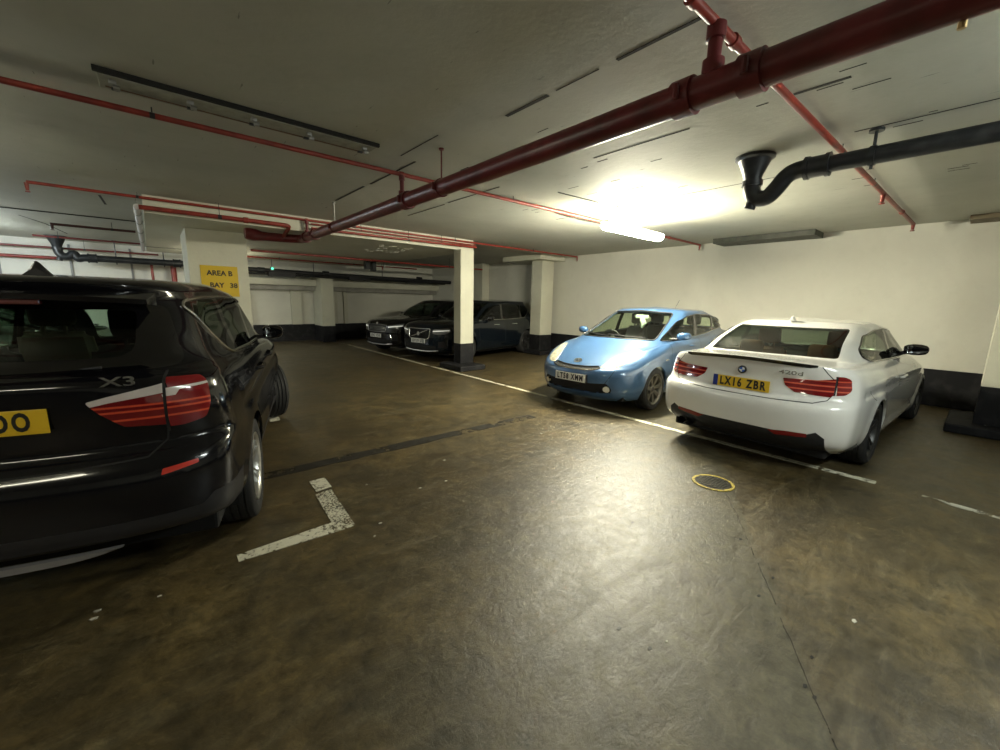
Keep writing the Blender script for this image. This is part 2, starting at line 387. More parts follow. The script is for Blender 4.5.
# ------------------------------------------------------------------ pipes
red_m = mat('red_pipe_paint', (.15, .020, .022), .35, spec=.5, noise=(5, (.08, .014, .013), .45, .7))
red2 = mat('red_thin_paint', (.27, .032, .020), .42, noise=(7, (.16, .022, .016), .4, .7))
iron = mat('black_iron', (.012, .014, .016), .38, noise=(8, (.035, .037, .037), .5, .8))
galv = mat('galvanised', (.35, .35, .33), .45, .8)
def coupling(bm, c, d, r, l):
    """two-bolt grooved coupling round a pipe at c, along unit d"""
    c = Vector(c); d = Vector(d)
    add_tube(bm, [c-d*l/2, c-d*l/2+d*.004, c+d*l/2-d*.004, c+d*l/2], [r*.97, r*1.2, r*1.2, r*.97], 20)
    side = d.cross(Vector((0, 0, 1))); side = side.normalized() if side.length > .1 else Vector((1, 0, 0))
    for s in (-1, 1):
        p = c+side*s*r*1.32
        add_tube(bm, [p-side.cross(d)*r*.45, p+side.cross(d)*r*.45], r*.2, 8)
def union(bm, c, d, r):
    c = Vector(c); d = Vector(d); add_tube(bm, [c-d*r*1.1, c-d*r*1.0, c+d*r*1.0, c+d*r*1.1], [r*1.05, r*1.35, r*1.35, r*1.05], 14)
def bmo(name, fn, m, parent): 
    bm = bmesh.new(); fn(bm); return from_bm(name, bm, m, parent, True, 40)

# big red main
ZM = 2.65; XM = 2.24; RM = .076
mp = tag(empty('sprinkler_main', (XM, 3, ZM)), 'thick dark red sprinkler main running under the ceiling with bolted couplings', 'pipe')
o = Vector((XM, 3, ZM))
def rel(*ps): return [Vector(p)-o for p in ps]
tube('pipe', rel(*bend([(XM, -4.5, ZM), (XM, 8.35, ZM), (1.9, 8.47, ZM), (1.62, 8.5, ZM)], .12)), RM, red_m, mp, 24)
tube('reducer', rel((1.70, 8.49, ZM), (1.62, 8.5, ZM), (1.50, 8.5, ZM+.01), (1.42, 8.5, ZM+.03), (1.36, 8.5, ZM+.03)), [RM, .08, .105, .12, .10], red_m, mp, 24)
for y in (.86, 1.18, 4.25, 7.55, 8.05, -1.6):
    bmo('coupling', lambda b, y=y: coupling(b, rel((XM, y, ZM))[0], (0, 1, 0), RM, .11), red_m, mp)
for y in (1.05, 4.36, 7.98):   # risers up to the branch pipes
    r_ = .033 if y < 4 else .024
    bmo('riser', lambda b, y=y, r_=r_: (add_tube(b, rel((XM, y, ZM+RM*.6), (XM, y, 2.93)), r_, 14), union(b, rel((XM, y, ZM+RM*1.15))[0], (0, 0, 1), r_*1.15), union(b, rel((XM, y, 2.90))[0], (0, 0, 1), r_)), red_m, mp)
bmo('bolt', lambda b: add_tube(b, rel((XM+.02, .2, ZM-RM-.02), (XM+.02, .2, ZM-RM+.02)), .012, 8), mat('brass_tip', (.5, .35, .15), .4, .7), mp)
for y in (3.55, 6.55):
    bmo('hanger_rod', lambda b, y=y: (add_tube(b, rel((XM, y, ZM+.06), (XM, y, 2.999)), .007, 8), add_tube(b, rel((XM, y, 2.985), (XM, y, 2.999)), .025, 10)), galv if y > 5 else red_m, mp)
    bmo('hanger_clamp', lambda b, y=y: coupling(b, rel((XM, y, ZM))[0], (0, 1, 0), RM*.93, .03), red_m, mp)

def branch(name_label, pts, r, fit=(), hang=(), drops=(), m=red2, cat='pipe', nm='branch_pipe', group=None):
    """pipe run; fit: arc positions of unions (points+dir); hang: hanger points; drops: sprinkler head ends"""
    p0 = Vector(pts[0]); e = tag(empty(nm, p0), name_label, cat, group)
    tube('pipe', [Vector(p)-p0 for p in bend(pts, r*2.5, 4)] if len(pts) > 2 else [Vector(p)-p0 for p in pts], r, m, e, 14)
    for c, d in fit: bmo('fitting', lambda b: union(b, Vector(c)-p0, d, r), m, e)
    for c in hang:
        c = Vector(c)
        bmo('hanger', lambda b: (add_tube(b, [c-p0, Vector((c.x, c.y, H-.001))-p0], .005, 6), union(b, c-p0, (1, 0, 0) if abs(pts[1][0]-pts[0][0]) > .1 else (0, 1, 0), r*.75)), iron, e)
    for c in drops:
        c = Vector(c)
        bmo('sprinkler_head', lambda b: (add_tube(b, [c-p0, c-p0-Vector((0, 0, .09))], [r*1.1, r*.8], 10), add_tube(b, [c-p0-Vector((0, 0, .10)), c-p0-Vector((0, 0, .112))], r*1.2, 10)), m, e)
    return e
X = (1, 0, 0); Y = (0, 1, 0)
PY = lambda x: 1.09-.0155*x
branch('thin red pipe crossing above the main and running out over the white car', [(-3, PY(-3), 2.94), (9.42, PY(9.42), 2.94)], .024,
       [((2.0, PY(2), 2.94), X), ((2.45, PY(2.45), 2.94), X), ((8.2, PY(8.2), 2.94), X)], [(4.75, PY(4.75), 2.94), (6.2, PY(6.2), 2.94)], [(9.40, PY(9.4), 2.94), (6.75, PY(6.75), 2.93)])
branch('thin red pipe running behind the lit lamp towards the long wall', [(-4, 4.36, 2.94), (9.6, 4.38, 2.94)], .022,
       [((2.24, 4.37, 2.94), X), ((8.2, 4.378, 2.94), X)], [(.15, 4.366, 2.94), (3.9, 4.372, 2.94), (7.6, 4.377, 2.94)], [(9.58, 4.38, 2.94)])
branch('thin red pipe along the face of the dropped beam to the long wall', [(-1.04, 7.97, 2.94), (9.75, 8.02, 2.94)], .020,
       [((2.24, 7.98, 2.94), X)], [(.0, 7.97, 2.94), (3.1, 7.98, 2.94), (5.4, 7.99, 2.94), (7.9, 8.0, 2.94)], [(-1.04, 7.97, 2.93), (9.74, 8.02, 2.93)])
branch('red pipe under the beam-face pipe, bending down into the main', [(.0, 7.93, 2.80), (1.95, 7.93, 2.80), (1.95, 8.2, 2.72), (1.95, 8.47, 2.66)], .033,
       [((1.3, 7.93, 2.80), X)], [(.95, 7.93, 2.80)])
branch('upper of two red pipes along the white beam right of the main', [(2.3, 7.93, 2.875), (5.93, 7.93, 2.875)], .014, [], [(3.2, 7.93, 2.875), (5.0, 7.93, 2.875)])
branch('lower of two red pipes along the white beam right of the main', [(2.3, 7.93, 2.80), (5.95, 7.93, 2.83)], .022, [((5.5, 7.93, 2.826), X)], [(4.2, 7.93, 2.815)])
e = tag(empty('service_conduit', (-.02, 7.93, 2.80)), 'silver lagged pipe running back along the left edge of the dropped slab', 'conduit')
bmo('pipe', lambda b: add_tube(b, [(0, 0, 0), (0, .3, 0), (0, 7.4, 0)], .038, 14), mat('silver_lagging', (.62, .6, .62), .4, .4), e)
for z in (.6, 1.6, 3.0, 4.8): bmo('clip', lambda b, z=z: (add_tube(b, [(0, z-.03, 0), (0, z+.03, 0)], .046, 14), add_tube(b, [(0, z, 0), (0, z, .199)], .006, 6)), galv, e)
# pipes over the far bays
branch('thin orange-red pipe under the slab beyond the main', [(2.0, 11.9, 2.715), (5.6, 11.9, 2.715), (9.2, 11.9, 2.715)], .028, [], [(7.8, 11.9, 2.715)])
branch('thin red pipe beyond the wide pillar high over the far bays', [(1.6, 13.6, 2.70), (7.5, 13.6, 2.70)], .022, [((1.9, 13.6, 2.7), X)], [(3.0, 13.6, 2.70), (5.2, 13.6, 2.7)], [(1.62, 13.6, 2.7), (6.2, 13.6, 2.7)])
branch('thin dark pipe with a turned-down end left of the silver conduit', [(-1.3, 11.6, 2.86), (-.1, 11.6, 2.86)], .024, [], [(-.45, 11.6, 2.86)], [(-1.28, 11.6, 2.86)], m=mat('dark_red_pipe', (.06, .015, .012), .5))
branch('thin dark red pipe above the black drain run at the far left', [(-1.9, 14.2, 2.86), (-.0, 14.2, 2.86)], .022, [], [(-1.5, 14.2, 2.86)], [], m=mat('maroon_pipe', (.12, .02, .018), .5))
branch('lowest thin red pipe across the far left bays', [(-6.3, 15.6, 2.72), (.3, 15.6, 2.72)], .026, [], [(-1.2, 15.6, 2.72)], [], m=MATS['maroon_pipe'])
branch('red pipe above the lit panels of the far left wall', [(-6.3, 16.2, 2.50), (-1.6, 16.2, 2.50)], .04, [], [], [], m=MATS['red_thin_paint'])
for k, (xx, lab) in enumerate(((.12, 'narrow red drop pipe behind the wide pillar'), (.62, 'wider red drop pipe close behind the wide pillar'))):
    branch(lab, [(xx, 16.1, 2.6), (xx, 16.1, .001)], .035+.035*k, [], [], [])
# green indicator lamp
bmo_ = tag(empty('indicator_light', (3.0, 14.6, 2.47)), 'tiny green indicator light under the slab beyond the wide pillar', 'light')
bm = bmesh.new(); add_tube(bm, [(0, -.05, 0), (0, -.03, 0), (0, 0, 0)], [.02, .035, .035], 10); from_bm('lens', bm, mat('green_glow', (.05, .5, .3), .3, emit=(.1, 1, .5), es=.8), bmo_)
box('housing', (-.05, 0, -.05), (.05, .06, .05), iron, bmo_)
tube('hanger_rod', [(0, .03, .05), (0, .03, .278)], .008, iron, bmo_)

# black soil pipes with funnel and trap
def soil(label, x, y0, z, axis, L_, r, joints, brackets, zc=H):
    """funnel+trap at origin, pipe running along -axis"""
    e = tag(empty('drain_pipe', (x, y0, z)), label, 'pipe'); d = Vector(axis)
    # funnel: from ceiling to bowl
    k = r/.075; f = -d*.46*k     # funnel stands off from the pipe start
    top = zc-z-.002
    bm = bmesh.new(); base = Vector((0, 0, 0))+f
    P = [(.0, top, .185), (.0, top-.025, .185), (0, top-.04, .155), (0, top-.18*k, .095), (0, top-.24*k, .08)]
    add_tube(bm, [base+Vector((0, 0, h)) for _, h, _ in P], [q*k for *_, q in P], 24); from_bm('funnel', bm, iron, e, True, 35)
    zb = top-.24*k
    pts = [base+Vector((0, 0, zb+.02)), base+Vector((0, 0, zb-.10*k)), base+d*.05*k+Vector((0, 0, zb-.19*k)), base+d*.16*k+Vector((0, 0, zb-.20*k)),
           base+d*.25*k+Vector((0, 0, zb-.10*k)), base+d*.30*k+Vector((0, 0, -.04*k)), base+d*.38*k, Vector((0, 0, 0))+d*.02]
    bm = bmesh.new(); add_tube(bm, bend(pts, .05*k, 4), r*1.08, 20)
    add_tube(bm, [base+Vector((0, 0, zb-.0)), base+Vector((0, 0, zb-.05))], r*1.3, 20)
    add_tube(bm, [base+d*.03*k+Vector((0, 0, zb-.19*k)), base+d*.0*k+Vector((0, 0, zb-.285*k))], [r*.75, r*.7], 16)
    from_bm('trap', bm, iron, e, True, 40)
    tube('pipe', [Vector((0, 0, 0)), d*L_], r, iron, e, 22)
    for j in joints:
        bmo('joint_collar', lambda b, j=j: (add_tube(b, [d*j, d*(j+.01), d*(j+.17), d*(j+.18)], [r, r*1.28, r*1.28, r], 22), add_tube(b, [d*j, d*(j+.03)], r*1.42, 22), add_tube(b, [d*(j+.15), d*(j+.18)], r*1.42, 22)), iron, e)
    for j in brackets:
        bmo('bracket', lambda b, j=j: (add_tube(b, [d*j-d*.02, d*j+d*.02], r*1.12, 20), add_tube(b, [d*j+Vector((0, 0, -r*1.5)), d*j+Vector((0, 0, top))], .012, 8), add_tube(b, [d*j+Vector((0, 0, top-.02)), d*j+Vector((0, 0, top))], .05, 12)), iron, e)
    return e
soil('black iron soil pipe with a funnel and trap hanging below the right of the ceiling', 4.55, 1.22, 2.80, (0, -1, 0), 6.0, .068, (.0,), (.45, 2.5))
# (funnel stands at y = 1.66)
soil('black iron soil pipe with a funnel and trap high over the far left bays', -1.15, 15.4, 2.50, (1, 0, 0), 2.45, .085, (.0, 1.75), (.55, 1.55))
e = tag(empty('cable_tray', (1.5, 15.2, 2.46)), 'long dark pipe and tray run crossing the far bays in front of the back wall', 'pipe run')
tray_m = mat('tray_black', (.008, .008, .009), .6)
tube('pipe', [(0, 0, 0.0), (3.5, 0, -.05), (8.38, -.2, -.1)], .07, tray_m, e)
tube('pipe', [(.0, .15, -.12), (8.3, .1, -.16)], .03, tray_m, e)
for x in (1.5, 4.1, 6.4): box('bracket_box', (x, -.1, -.2), (x+.8, .1, -.06), tray_m, e)
for x in (.8, 2.9, 5.4): tube('hanger_rod', [(x, 0, 0), (x, 0, .539)], .012, iron, e)
for x in (1.2, 3.2, 6.9): bmo('joint_collar', lambda b, x=x: add_tube(b, [(x, 0, -.017), (x+.2, 0, -.02)], .09, 14), iron, e)
e = tag(empty('junction_fan', (5.3, 12.6, 2.748)), 'dark bracket cluster hanging under the slab above the far parked cars', 'bracket')
box('bracket', (-.14, -.1, -.24), (.0, .1, 0), iron, e); box('bracket', (.06, -.1, -.3), (.2, .1, 0), iron, e, .03)
tube('rod', [(.5, 0, 0), (.5, 0, -.16)], .03, galv, e)

# ------------------------------------------------------------------ lamps
e = tag(empty('batten_fitting', (.81, 3.95, H)), 'long unlit ceiling fitting with bare lamp clips, above the black car', 'lamp')
bt = mat('batten_paint', (.34, .34, .28), .6, noise=(12, (.24, .24, .2), .4, .7))
box('base', (-.93, -.07, -.035), (.93, .16, -.001), bt, e, .004)
box('cable_channel', (-.95, -.105, -.03), (.95, -.075, -.001), mat('slot_black', (.012, .012, .01), .9), e)
for x in (-.86, -.45, -.05, .36, .84):
    bmo('lamp_clip', lambda b, x=x: (add_box(b, (x-.02, -.03, -.06), (x+.02, .01, -.035), .004), add_tube(b, [(x, -.01, -.075), (x+.035, -.01, -.075)], .016, 10)), galv, e)
    bmo('screw_block', lambda b, x=x: add_box(b, (x-.012, .10, -.05), (x+.03, .13, -.035), .003), iron, e)
bmo('cable', lambda b: add_tube(b, [(-.9, .105, -.04), (0, .11, -.042), (.9, .105, -.04)], .004, 6), mat('cable_brown', (.12, .06, .03), .7), e)
def diffuser(e, col=LAMP_COL): return mat('lamp_diffuser_%d' % int(e), (.9, .9, .8), .4, emit=col, es=e)
def lamp(x, y, z, L_=1.55, rot=0, label='', power=LAMP_E, col=LAMP_COL, zc=H):
    e = tag(empty('fluorescent_lamp', (x, y, z), rot), label, 'lamp')
    bm = bmesh.new(); n = 10
    prof = [(math.cos(a)*.085, -math.sin(a)*.07) for a in np.linspace(-.2, math.pi+.2, 17)]
    secs = []
    for t, s in ((-L_/2, .55), (-L_/2+.015, .85), (-L_/2+.05, 1), (0, 1), (L_/2-.05, 1), (L_/2-.015, .85), (L_/2, .55)):
        secs.append([bm.verts.new((t, a*s, b*s)) for a, b in prof])
    for i in range(len(secs)-1):
        for j in range(len(prof)-1): bm.faces.new((secs[i][j], secs[i][j+1], secs[i+1][j+1], secs[i+1][j]))
    bm.faces.new(secs[0]); bm.faces.new(secs[-1])
    for i in range(len(secs)-1): pass
    o = from_bm('diffuser', bm, diffuser(power, col), e, True, 60)
    bm = bmesh.new(); add_box(bm, (-L_/2-.01, -.068, .030), (L_/2+.01, .068, .060), .008); from_bm('housing', bm, mat('lamp_housing', (.6, .6, .55), .5), e)
    for t in (-L_*.32, L_*.10):
        bmo('suspension_rod', lambda b, t=t: (add_tube(b, [(t, 0, .03), (t, 0, zc-z-.001)], .005, 6), add_tube(b, [(t, 0, zc-z-.02), (t, 0, zc-z-.001)], .02, 8)), galv, e)
    bmo('cable', lambda b: add_tube(b, bend([(-L_/2+.1, 0, .03), (-L_/2+.05, .02, .15), (-L_/2-.1, .05, zc-z-.01), (-L_/2-.9, .1, zc-z-.006)], .05), .006, 6), mat('cable_grey', (.1, .1, .09), .6), e)
    return e
lamp(5.84, 3.70, 2.70, label='lit tubular fluorescent lamp hanging on rods below the ceiling')
# ------------------------------------------------------------------ car kit: a body skin interpolated through horizontal section rings, cut into panels
def pwl(tab, x):
    if isinstance(tab, (int, float)): return float(tab)
    xs = [t[0] for t in tab]; ys = [t[1] for t in tab]
    return float(np.interp(x, xs, ys))
FR = np.array([0, .28, .55, .76, .90, .975, 1.0])
def ring(xr, xf, cr, cf, W, Z, nr=2.6, nf=2.6, kr=0., kf=0., nmid=9):
    """half outline, rear centre -> side -> front centre. kr/kf: crown added at the centre of the rear/front"""
    pts = []
    Wr = pwl(W, xr+cr); Wf = pwl(W, xf-cf)
    for f in FR:
        x = xr+cr*(1-(1-f**nr)**(1/nr)); pts.append((x, f*Wr, pwl(Z, x)+kr*(1-f*f)))
    for i in range(1, nmid+1):
        x = xr+cr+(xf-cf-xr-cr)*i/(nmid+1); pts.append((x, pwl(W, x), pwl(Z, x)))
    for f in FR[::-1]:
        x = xf-cf*(1-(1-f**nf)**(1/nf)); pts.append((x, f*Wf, pwl(Z, x)+kf*(1-f*f)))
    return np.array(pts)
def centre_ring(r, Z): return np.array([(p[0], 0, pwl(Z, p[0])) for p in r])
def spline_axis(P, s, t):
    """monotone-limited cubic through P along axis 0 at parameters s, evaluated at t"""
    h = np.diff(s); d = np.diff(P, axis=0)/h[:, None, None]
    m = np.zeros_like(P)
    m[1:-1] = (d[:-1]*h[1:, None, None]+d[1:]*h[:-1, None, None])/(h[1:]+h[:-1])[:, None, None]
    m[0] = d[0]; m[-1] = d[-1]
    lo = np.minimum(np.abs(d[:-1]), np.abs(d[1:]))*2.2
    mm = np.sign(m[1:-1])*np.minimum(np.abs(m[1:-1]), lo); mm[(d[:-1]*d[1:]) < 0] *= .25
    m[1:-1] = mm
    out = np.zeros((len(t),)+P.shape[1:])
    for k, x in enumerate(t):
        i = min(max(np.searchsorted(s, x)-1, 0), len(h)-1); u = (x-s[i])/h[i]; hh = h[i]
        out[k] = (2*u**3-3*u*u+1)*P[i]+(u**3-2*u*u+u)*hh*m[i]+(-2*u**3+3*u*u)*P[i+1]+(u**3-u*u)*hh*m[i+1]
    return out
def skin(rings, du=.035, dv=.03, sculpt=None):
    G = np.array(rings)                              # ring, column, xyz
    sv = np.concatenate([[0], np.cumsum(np.maximum(np.linalg.norm(np.diff(G, axis=0), axis=2).mean(1), .008))])
    sc_ = np.concatenate([[0], np.cumsum(np.linalg.norm(np.diff(G, axis=1), axis=2).mean(0))])
    def samples(s, d):
        t = []
        for a, b in zip(s[:-1], s[1:]):
            n = max(2, int(math.ceil((b-a)/d))); t += list(a+(b-a)*np.arange(n)/n)
        return np.array(t+[s[-1]])
    Gt = G.transpose(1, 0, 2)
    A = spline_axis(Gt, sc_, samples(sc_, du))       # column', ring, xyz
    B = spline_axis(A.transpose(1, 0, 2), sv, samples(sv, dv))
    B[:, 0, 1] = 0; B[:, -1, 1] = 0; B[-1, :, 1] = 0
    nv, nu = B.shape[:2]
    bm = bmesh.new()
    def P(p, s):
        q = (p[0], p[1]*s, p[2])
        if sculpt:
            x, y, z = sculpt(p[0], p[1], p[2]); q = (x, y*s, z)
        return q
    VL = [[bm.verts.new(P(B[j, i], 1)) for i in range(nu)] for j in range(nv)]
    VR = [[VL[j][i] if (i in (0, nu-1) or j == nv-1) else bm.verts.new(P(B[j, i], -1)) for i in range(nu)] for j in range(nv)]
    for j in range(nv-1):
        for i in range(nu-1):
            for Vv, fl_ in ((VL, 0), (VR, 1)):
                q = [Vv[j][i], Vv[j][i+1], Vv[j+1][i+1], Vv[j+1][i]]
                if fl_: q = q[::-1]
                try: bm.faces.new(q)
                except ValueError: pass
    bmesh.ops.remove_doubles(bm, verts=bm.verts, dist=.0008)
    bmesh.ops.recalc_face_normals(bm, faces=bm.faces)
    # make sure it points outward
    s = sum((f.normal.z*f.calc_area() for f in bm.faces if f.calc_center_median().z > 1.2))
    if s < 0: bmesh.ops.reverse_faces(bm, faces=bm.faces)
    bm.normal_update()
    return bm
def basis(axis):
    """axis: 'side', 'rear', 'front', 'top' or an angle in degrees: 0 = rear, 90 = left side, 180 = front"""
    if axis == 'top': return Vector((1, 0, 0)), Vector((0, 1, 0)), Vector((0, 0, 1))
    if axis == 'side': return Vector((1, 0, 0)), Vector((0, 0, 1)), Vector((0, 1, 0))
    if axis == 'rear': return Vector((0, 1, 0)), Vector((0, 0, 1)), Vector((-1, 0, 0))
    if axis == 'front': return Vector((0, 1, 0)), Vector((0, 0, 1)), Vector((1, 0, 0))
    a = R(axis); A = Vector((-math.cos(a), math.sin(a), 0)); U = Vector((math.sin(a), math.cos(a), 0))
    return U, Vector((0, 0, 1)), A
def rounded(poly, r=.02, k=4):
    out = []; n = len(poly)
    for i in range(n):
        p = Vector(poly[i]); a = Vector(poly[i-1])-p; b = Vector(poly[(i+1) % n])-p
        ra = min(r, a.length*.45); rb = min(r, b.length*.45); a = p+a.normalized()*ra; b = p+b.normalized()*rb
        for j in range(k+1):
            t = j/k; q = a*(1-t)**2+p*2*t*(1-t)+b*t*t; out.append((q.x, q.y))
    return out
def circle(cx, cy, r, n=36, ry=None): return [(cx+r*math.cos(2*math.pi*i/n), cy+(ry or r)*math.sin(2*math.pi*i/n)) for i in range(n)]
def inside(poly, u, v):
    c = False; n = len(poly); j = n-1
    for i in range(n):
        if (poly[i][1] > v) != (poly[j][1] > v) and u < (poly[j][0]-poly[i][0])*(v-poly[i][1])/(poly[j][1]-poly[i][1])+poly[i][0]: c = not c
        j = i
    return c
def cut(bm, axis, poly, label, mirror=True, allow=(0,), nmin=.12, xr=None, cond=None):
    for s in ((1, -1) if mirror else (1,)):
        U, Vv, A = basis(axis)
        if s < 0:
            U = Vector((U.x, -U.y, U.z)); A = Vector((A.x, -A.y, A.z)); Vv = Vector((Vv.x, -Vv.y, Vv.z))
        us = [p[0] for p in poly]; vs = [p[1] for p in poly]; u0, u1, v0, v1 = min(us), max(us), min(vs), max(vs)
        sel = []
        for f in bm.faces:
            if f.material_index not in allow or f.normal.dot(A) < nmin: continue
            if axis == 'side' and f.calc_center_median().y*s < .02: continue
            c = f.calc_center_median()
            if xr and not (xr[0] <= c.x <= xr[1]): continue
            if cond and not cond(c): continue
            cu = [v.co.dot(U) for v in f.verts]; cv = [v.co.dot(Vv) for v in f.verts]
            if max(cu) < u0 or min(cu) > u1 or max(cv) < v0 or min(cv) > v1: continue
            sel.append(f)
        if not sel: continue
        n = len(poly)
        for i in range(n):
            p, q = poly[i], poly[(i+1) % n]
            d = U*(q[0]-p[0])+Vv*(q[1]-p[1])
            if d.length < 1e-5: continue
            no = d.cross(A).normalized(); co = U*p[0]+Vv*p[1]
            # only faces that the finite edge passes near
            mu, mv = (p[0]+q[0])/2, (p[1]+q[1])/2; rad = d.length/2+.06
            near = [f for f in sel if f.is_valid and (lambda c: (c.dot(U)-mu)**2+(c.dot(Vv)-mv)**2 < rad*rad)(f.calc_center_median())]
            if not near: continue
            gs = set(near); 
            geom = list(gs)+list({e for f in gs for e in f.edges})+list({v for f in gs for v in f.verts})
            r = bmesh.ops.bisect_plane(bm, geom=geom, dist=1e-5, plane_co=co, plane_no=no)
            new = [g for g in r['geom'] if isinstance(g, bmesh.types.BMFace) and g.is_valid]
            sel = list({f for f in sel if f.is_valid} | set(new))
        for f in sel:
            if not f.is_valid: continue
            c = f.calc_center_median()
            if inside(poly, c.dot(U), c.dot(Vv)): f.material_index = label
def seam(bm, axis, line, wd, label, **kw):
    """thin strip along a polyline"""
    for (a, b) in zip(line[:-1], line[1:]):
        d = Vector((b[0]-a[0], b[1]-a[1])); l = d.length; d.normalize(); n = Vector((-d.y, d.x))*wd/2; e = d*wd*.3
        a_ = Vector(a)-e; b_ = Vector(b)+e
        cut(bm, axis, [tuple(a_+n), tuple(a_-n), tuple(b_-n), tuple(b_+n)], label, **kw)
def unlabel(bm, label, test):
    for f in bm.faces:
        if f.material_index == label and test(f.calc_center_median()): f.material_index = 0
def piece(bm, labels, name, m, parent, off=0., flange=.02, sharp=35, indent=0.):
    """take the faces with these labels out as a mesh object; the rim is turned inwards"""
    labels = labels if isinstance(labels, (list, tuple)) else [labels]
    b = bm.copy(); bmesh.ops.delete(b, geom=[f for f in b.faces if f.material_index not in labels], context='FACES')
    if not b.faces: b.free(); return None
    b.normal_update()
    if off:
        for v in b.verts: v.co += v.normal*off
    for f in b.faces: f.material_index = labels.index(f.material_index); f.smooth = True
    if flange:
        nm = {v: v.normal.copy() for v in b.verts}
        be = [e for e in b.edges if e.is_boundary]
        r = bmesh.ops.extrude_edge_only(b, edges=be)
        nv = [g for g in r['geom'] if isinstance(g, bmesh.types.BMVert)]
        for v in nv:
            # nearest source vertex lies at the same place
            src = [e.other_vert(v) for e in v.link_edges if e.other_vert(v) in nm and (e.other_vert(v).co-v.co).length < 1e-6]
            n_ = nm[src[0]] if src else Vector((0, 0, 0)); v.co -= n_*flange
    me = bpy.data.meshes.new(name); b.to_mesh(me); b.free()
    o = link(name, me, m, parent); me.set_sharp_from_angle(angle=R(sharp)); return o
def pieces(bm, labels, name, m, parent, off=0., flange=.02, **kw):
    """the same, one object for each side of the car"""
    out = []
    for s in (1, -1):
        b = bm.copy(); bmesh.ops.delete(b, geom=[f for f in b.faces if f.calc_center_median().y*s < 0], context='FACES')
        o = piece(b, labels, name, m, parent, off, flange, **kw); b.free()
        if o: out.append(o)
    return out
def lining(bm, parent, m, x0, x1, z0, off=.03):
    b = bm.copy()
    bmesh.ops.delete(b, geom=[f for f in b.faces if f.material_index not in (0, 1) or not (x0 < f.calc_center_median().x < x1) or f.calc_center_median().z < z0], context='FACES')
    b.normal_update()
    for v in b.verts: v.co -= v.normal*off
    for f in b.faces: f.smooth = True; f.material_index = 0
    me = bpy.data.meshes.new('cabin_lining'); b.to_mesh(me); b.free(); return link('cabin_lining', me, m, parent)
def bvh(bm): return BVHTree.FromBMesh(bm)
def on_skin(tree, axis, pts, off=.004, s=1):
    """project (u, v) points on the body along the axis"""
    U, Vv, A = basis(axis)
    if s < 0: U = Vector((U.x, -U.y, U.z)); A = Vector((A.x, -A.y, A.z))
    out = []
    for u, v in pts:
        o_ = U*u+Vv*v+A*6; h = tree.ray_cast(o_, -A)
        if h[0] is not None: out.append(h[0]+h[1]*off)
    return out
def dense(pts, d=.03):
    out = []
    for a, b in zip(pts[:-1], pts[1:]):
        n = max(1, int(math.dist(a, b)/d)); out += [(a[0]+(b[0]-a[0])*i/n, a[1]+(b[1]-a[1])*i/n) for i in range(n)]
    return out+[pts[-1]]
def trim(name, tree, axis, pts, r, m, parent, s=1, off=.003, closed=False):
    if closed: pts = list(pts)+[pts[0]]
    P = on_skin(tree, axis, dense(pts), off, s)
    return tube(name, P, r, m, parent, 8)

tyre_m = mat('tyre_rubber', (.012, .012, .012), .75, bump=(60, .3))
well_m = mat('wheel_well_black', (.004, .004, .004), .9)
plastic_m = mat('black_plastic', (.012, .012, .013), .55)
gloss_m = mat('gloss_black_trim', (.004, .004, .005), .12, coat=1)
chrome_m = mat('chrome', (.75, .75, .74), .12, 1.)
alloy_m = mat('alloy_silver', (.52, .52, .5), .3, .9)
dark_alloy_m = mat('alloy_dark', (.06, .06, .058), .4, .7)
mesh_m = mat('grille_mesh', (.003, .003, .003), .8)
red_l = mat('tail_lens_red', (.42, .012, .012), .12, coat=1, emit=(1, .03, .02), es=.05)
red_d = mat('tail_lens_deep_red', (.20, .006, .008), .12, coat=1)
clear_l = mat('lens_clear_strip', (.72, .70, .68), .15, coat=1)
amber_l = mat('lens_amber', (.55, .16, .03), .15, coat=1)
head_l = mat('headlamp_lens', (.46, .45, .34), .12, coat=.6, noise=(28, (.26, .25, .18), .42, .62))
leather_m = mat('tan_leather', (.34, .14, .07), .6); seat_m = mat('seat_dark', (.02, .02, .022), .8); seat_g = mat('seat_grey', (.10, .10, .10), .8)
lining_m = mat('cabin_dark', (.010, .010, .010), .8)
plate_y = mat('plate_yellow', (.72, .46, .02), .4); plate_w = mat('plate_white', (.66, .66, .62), .4); plate_k = mat('plate_black', (.008, .008, .008), .5); plate_b = mat('plate_blue', (.01, .03, .22), .4)

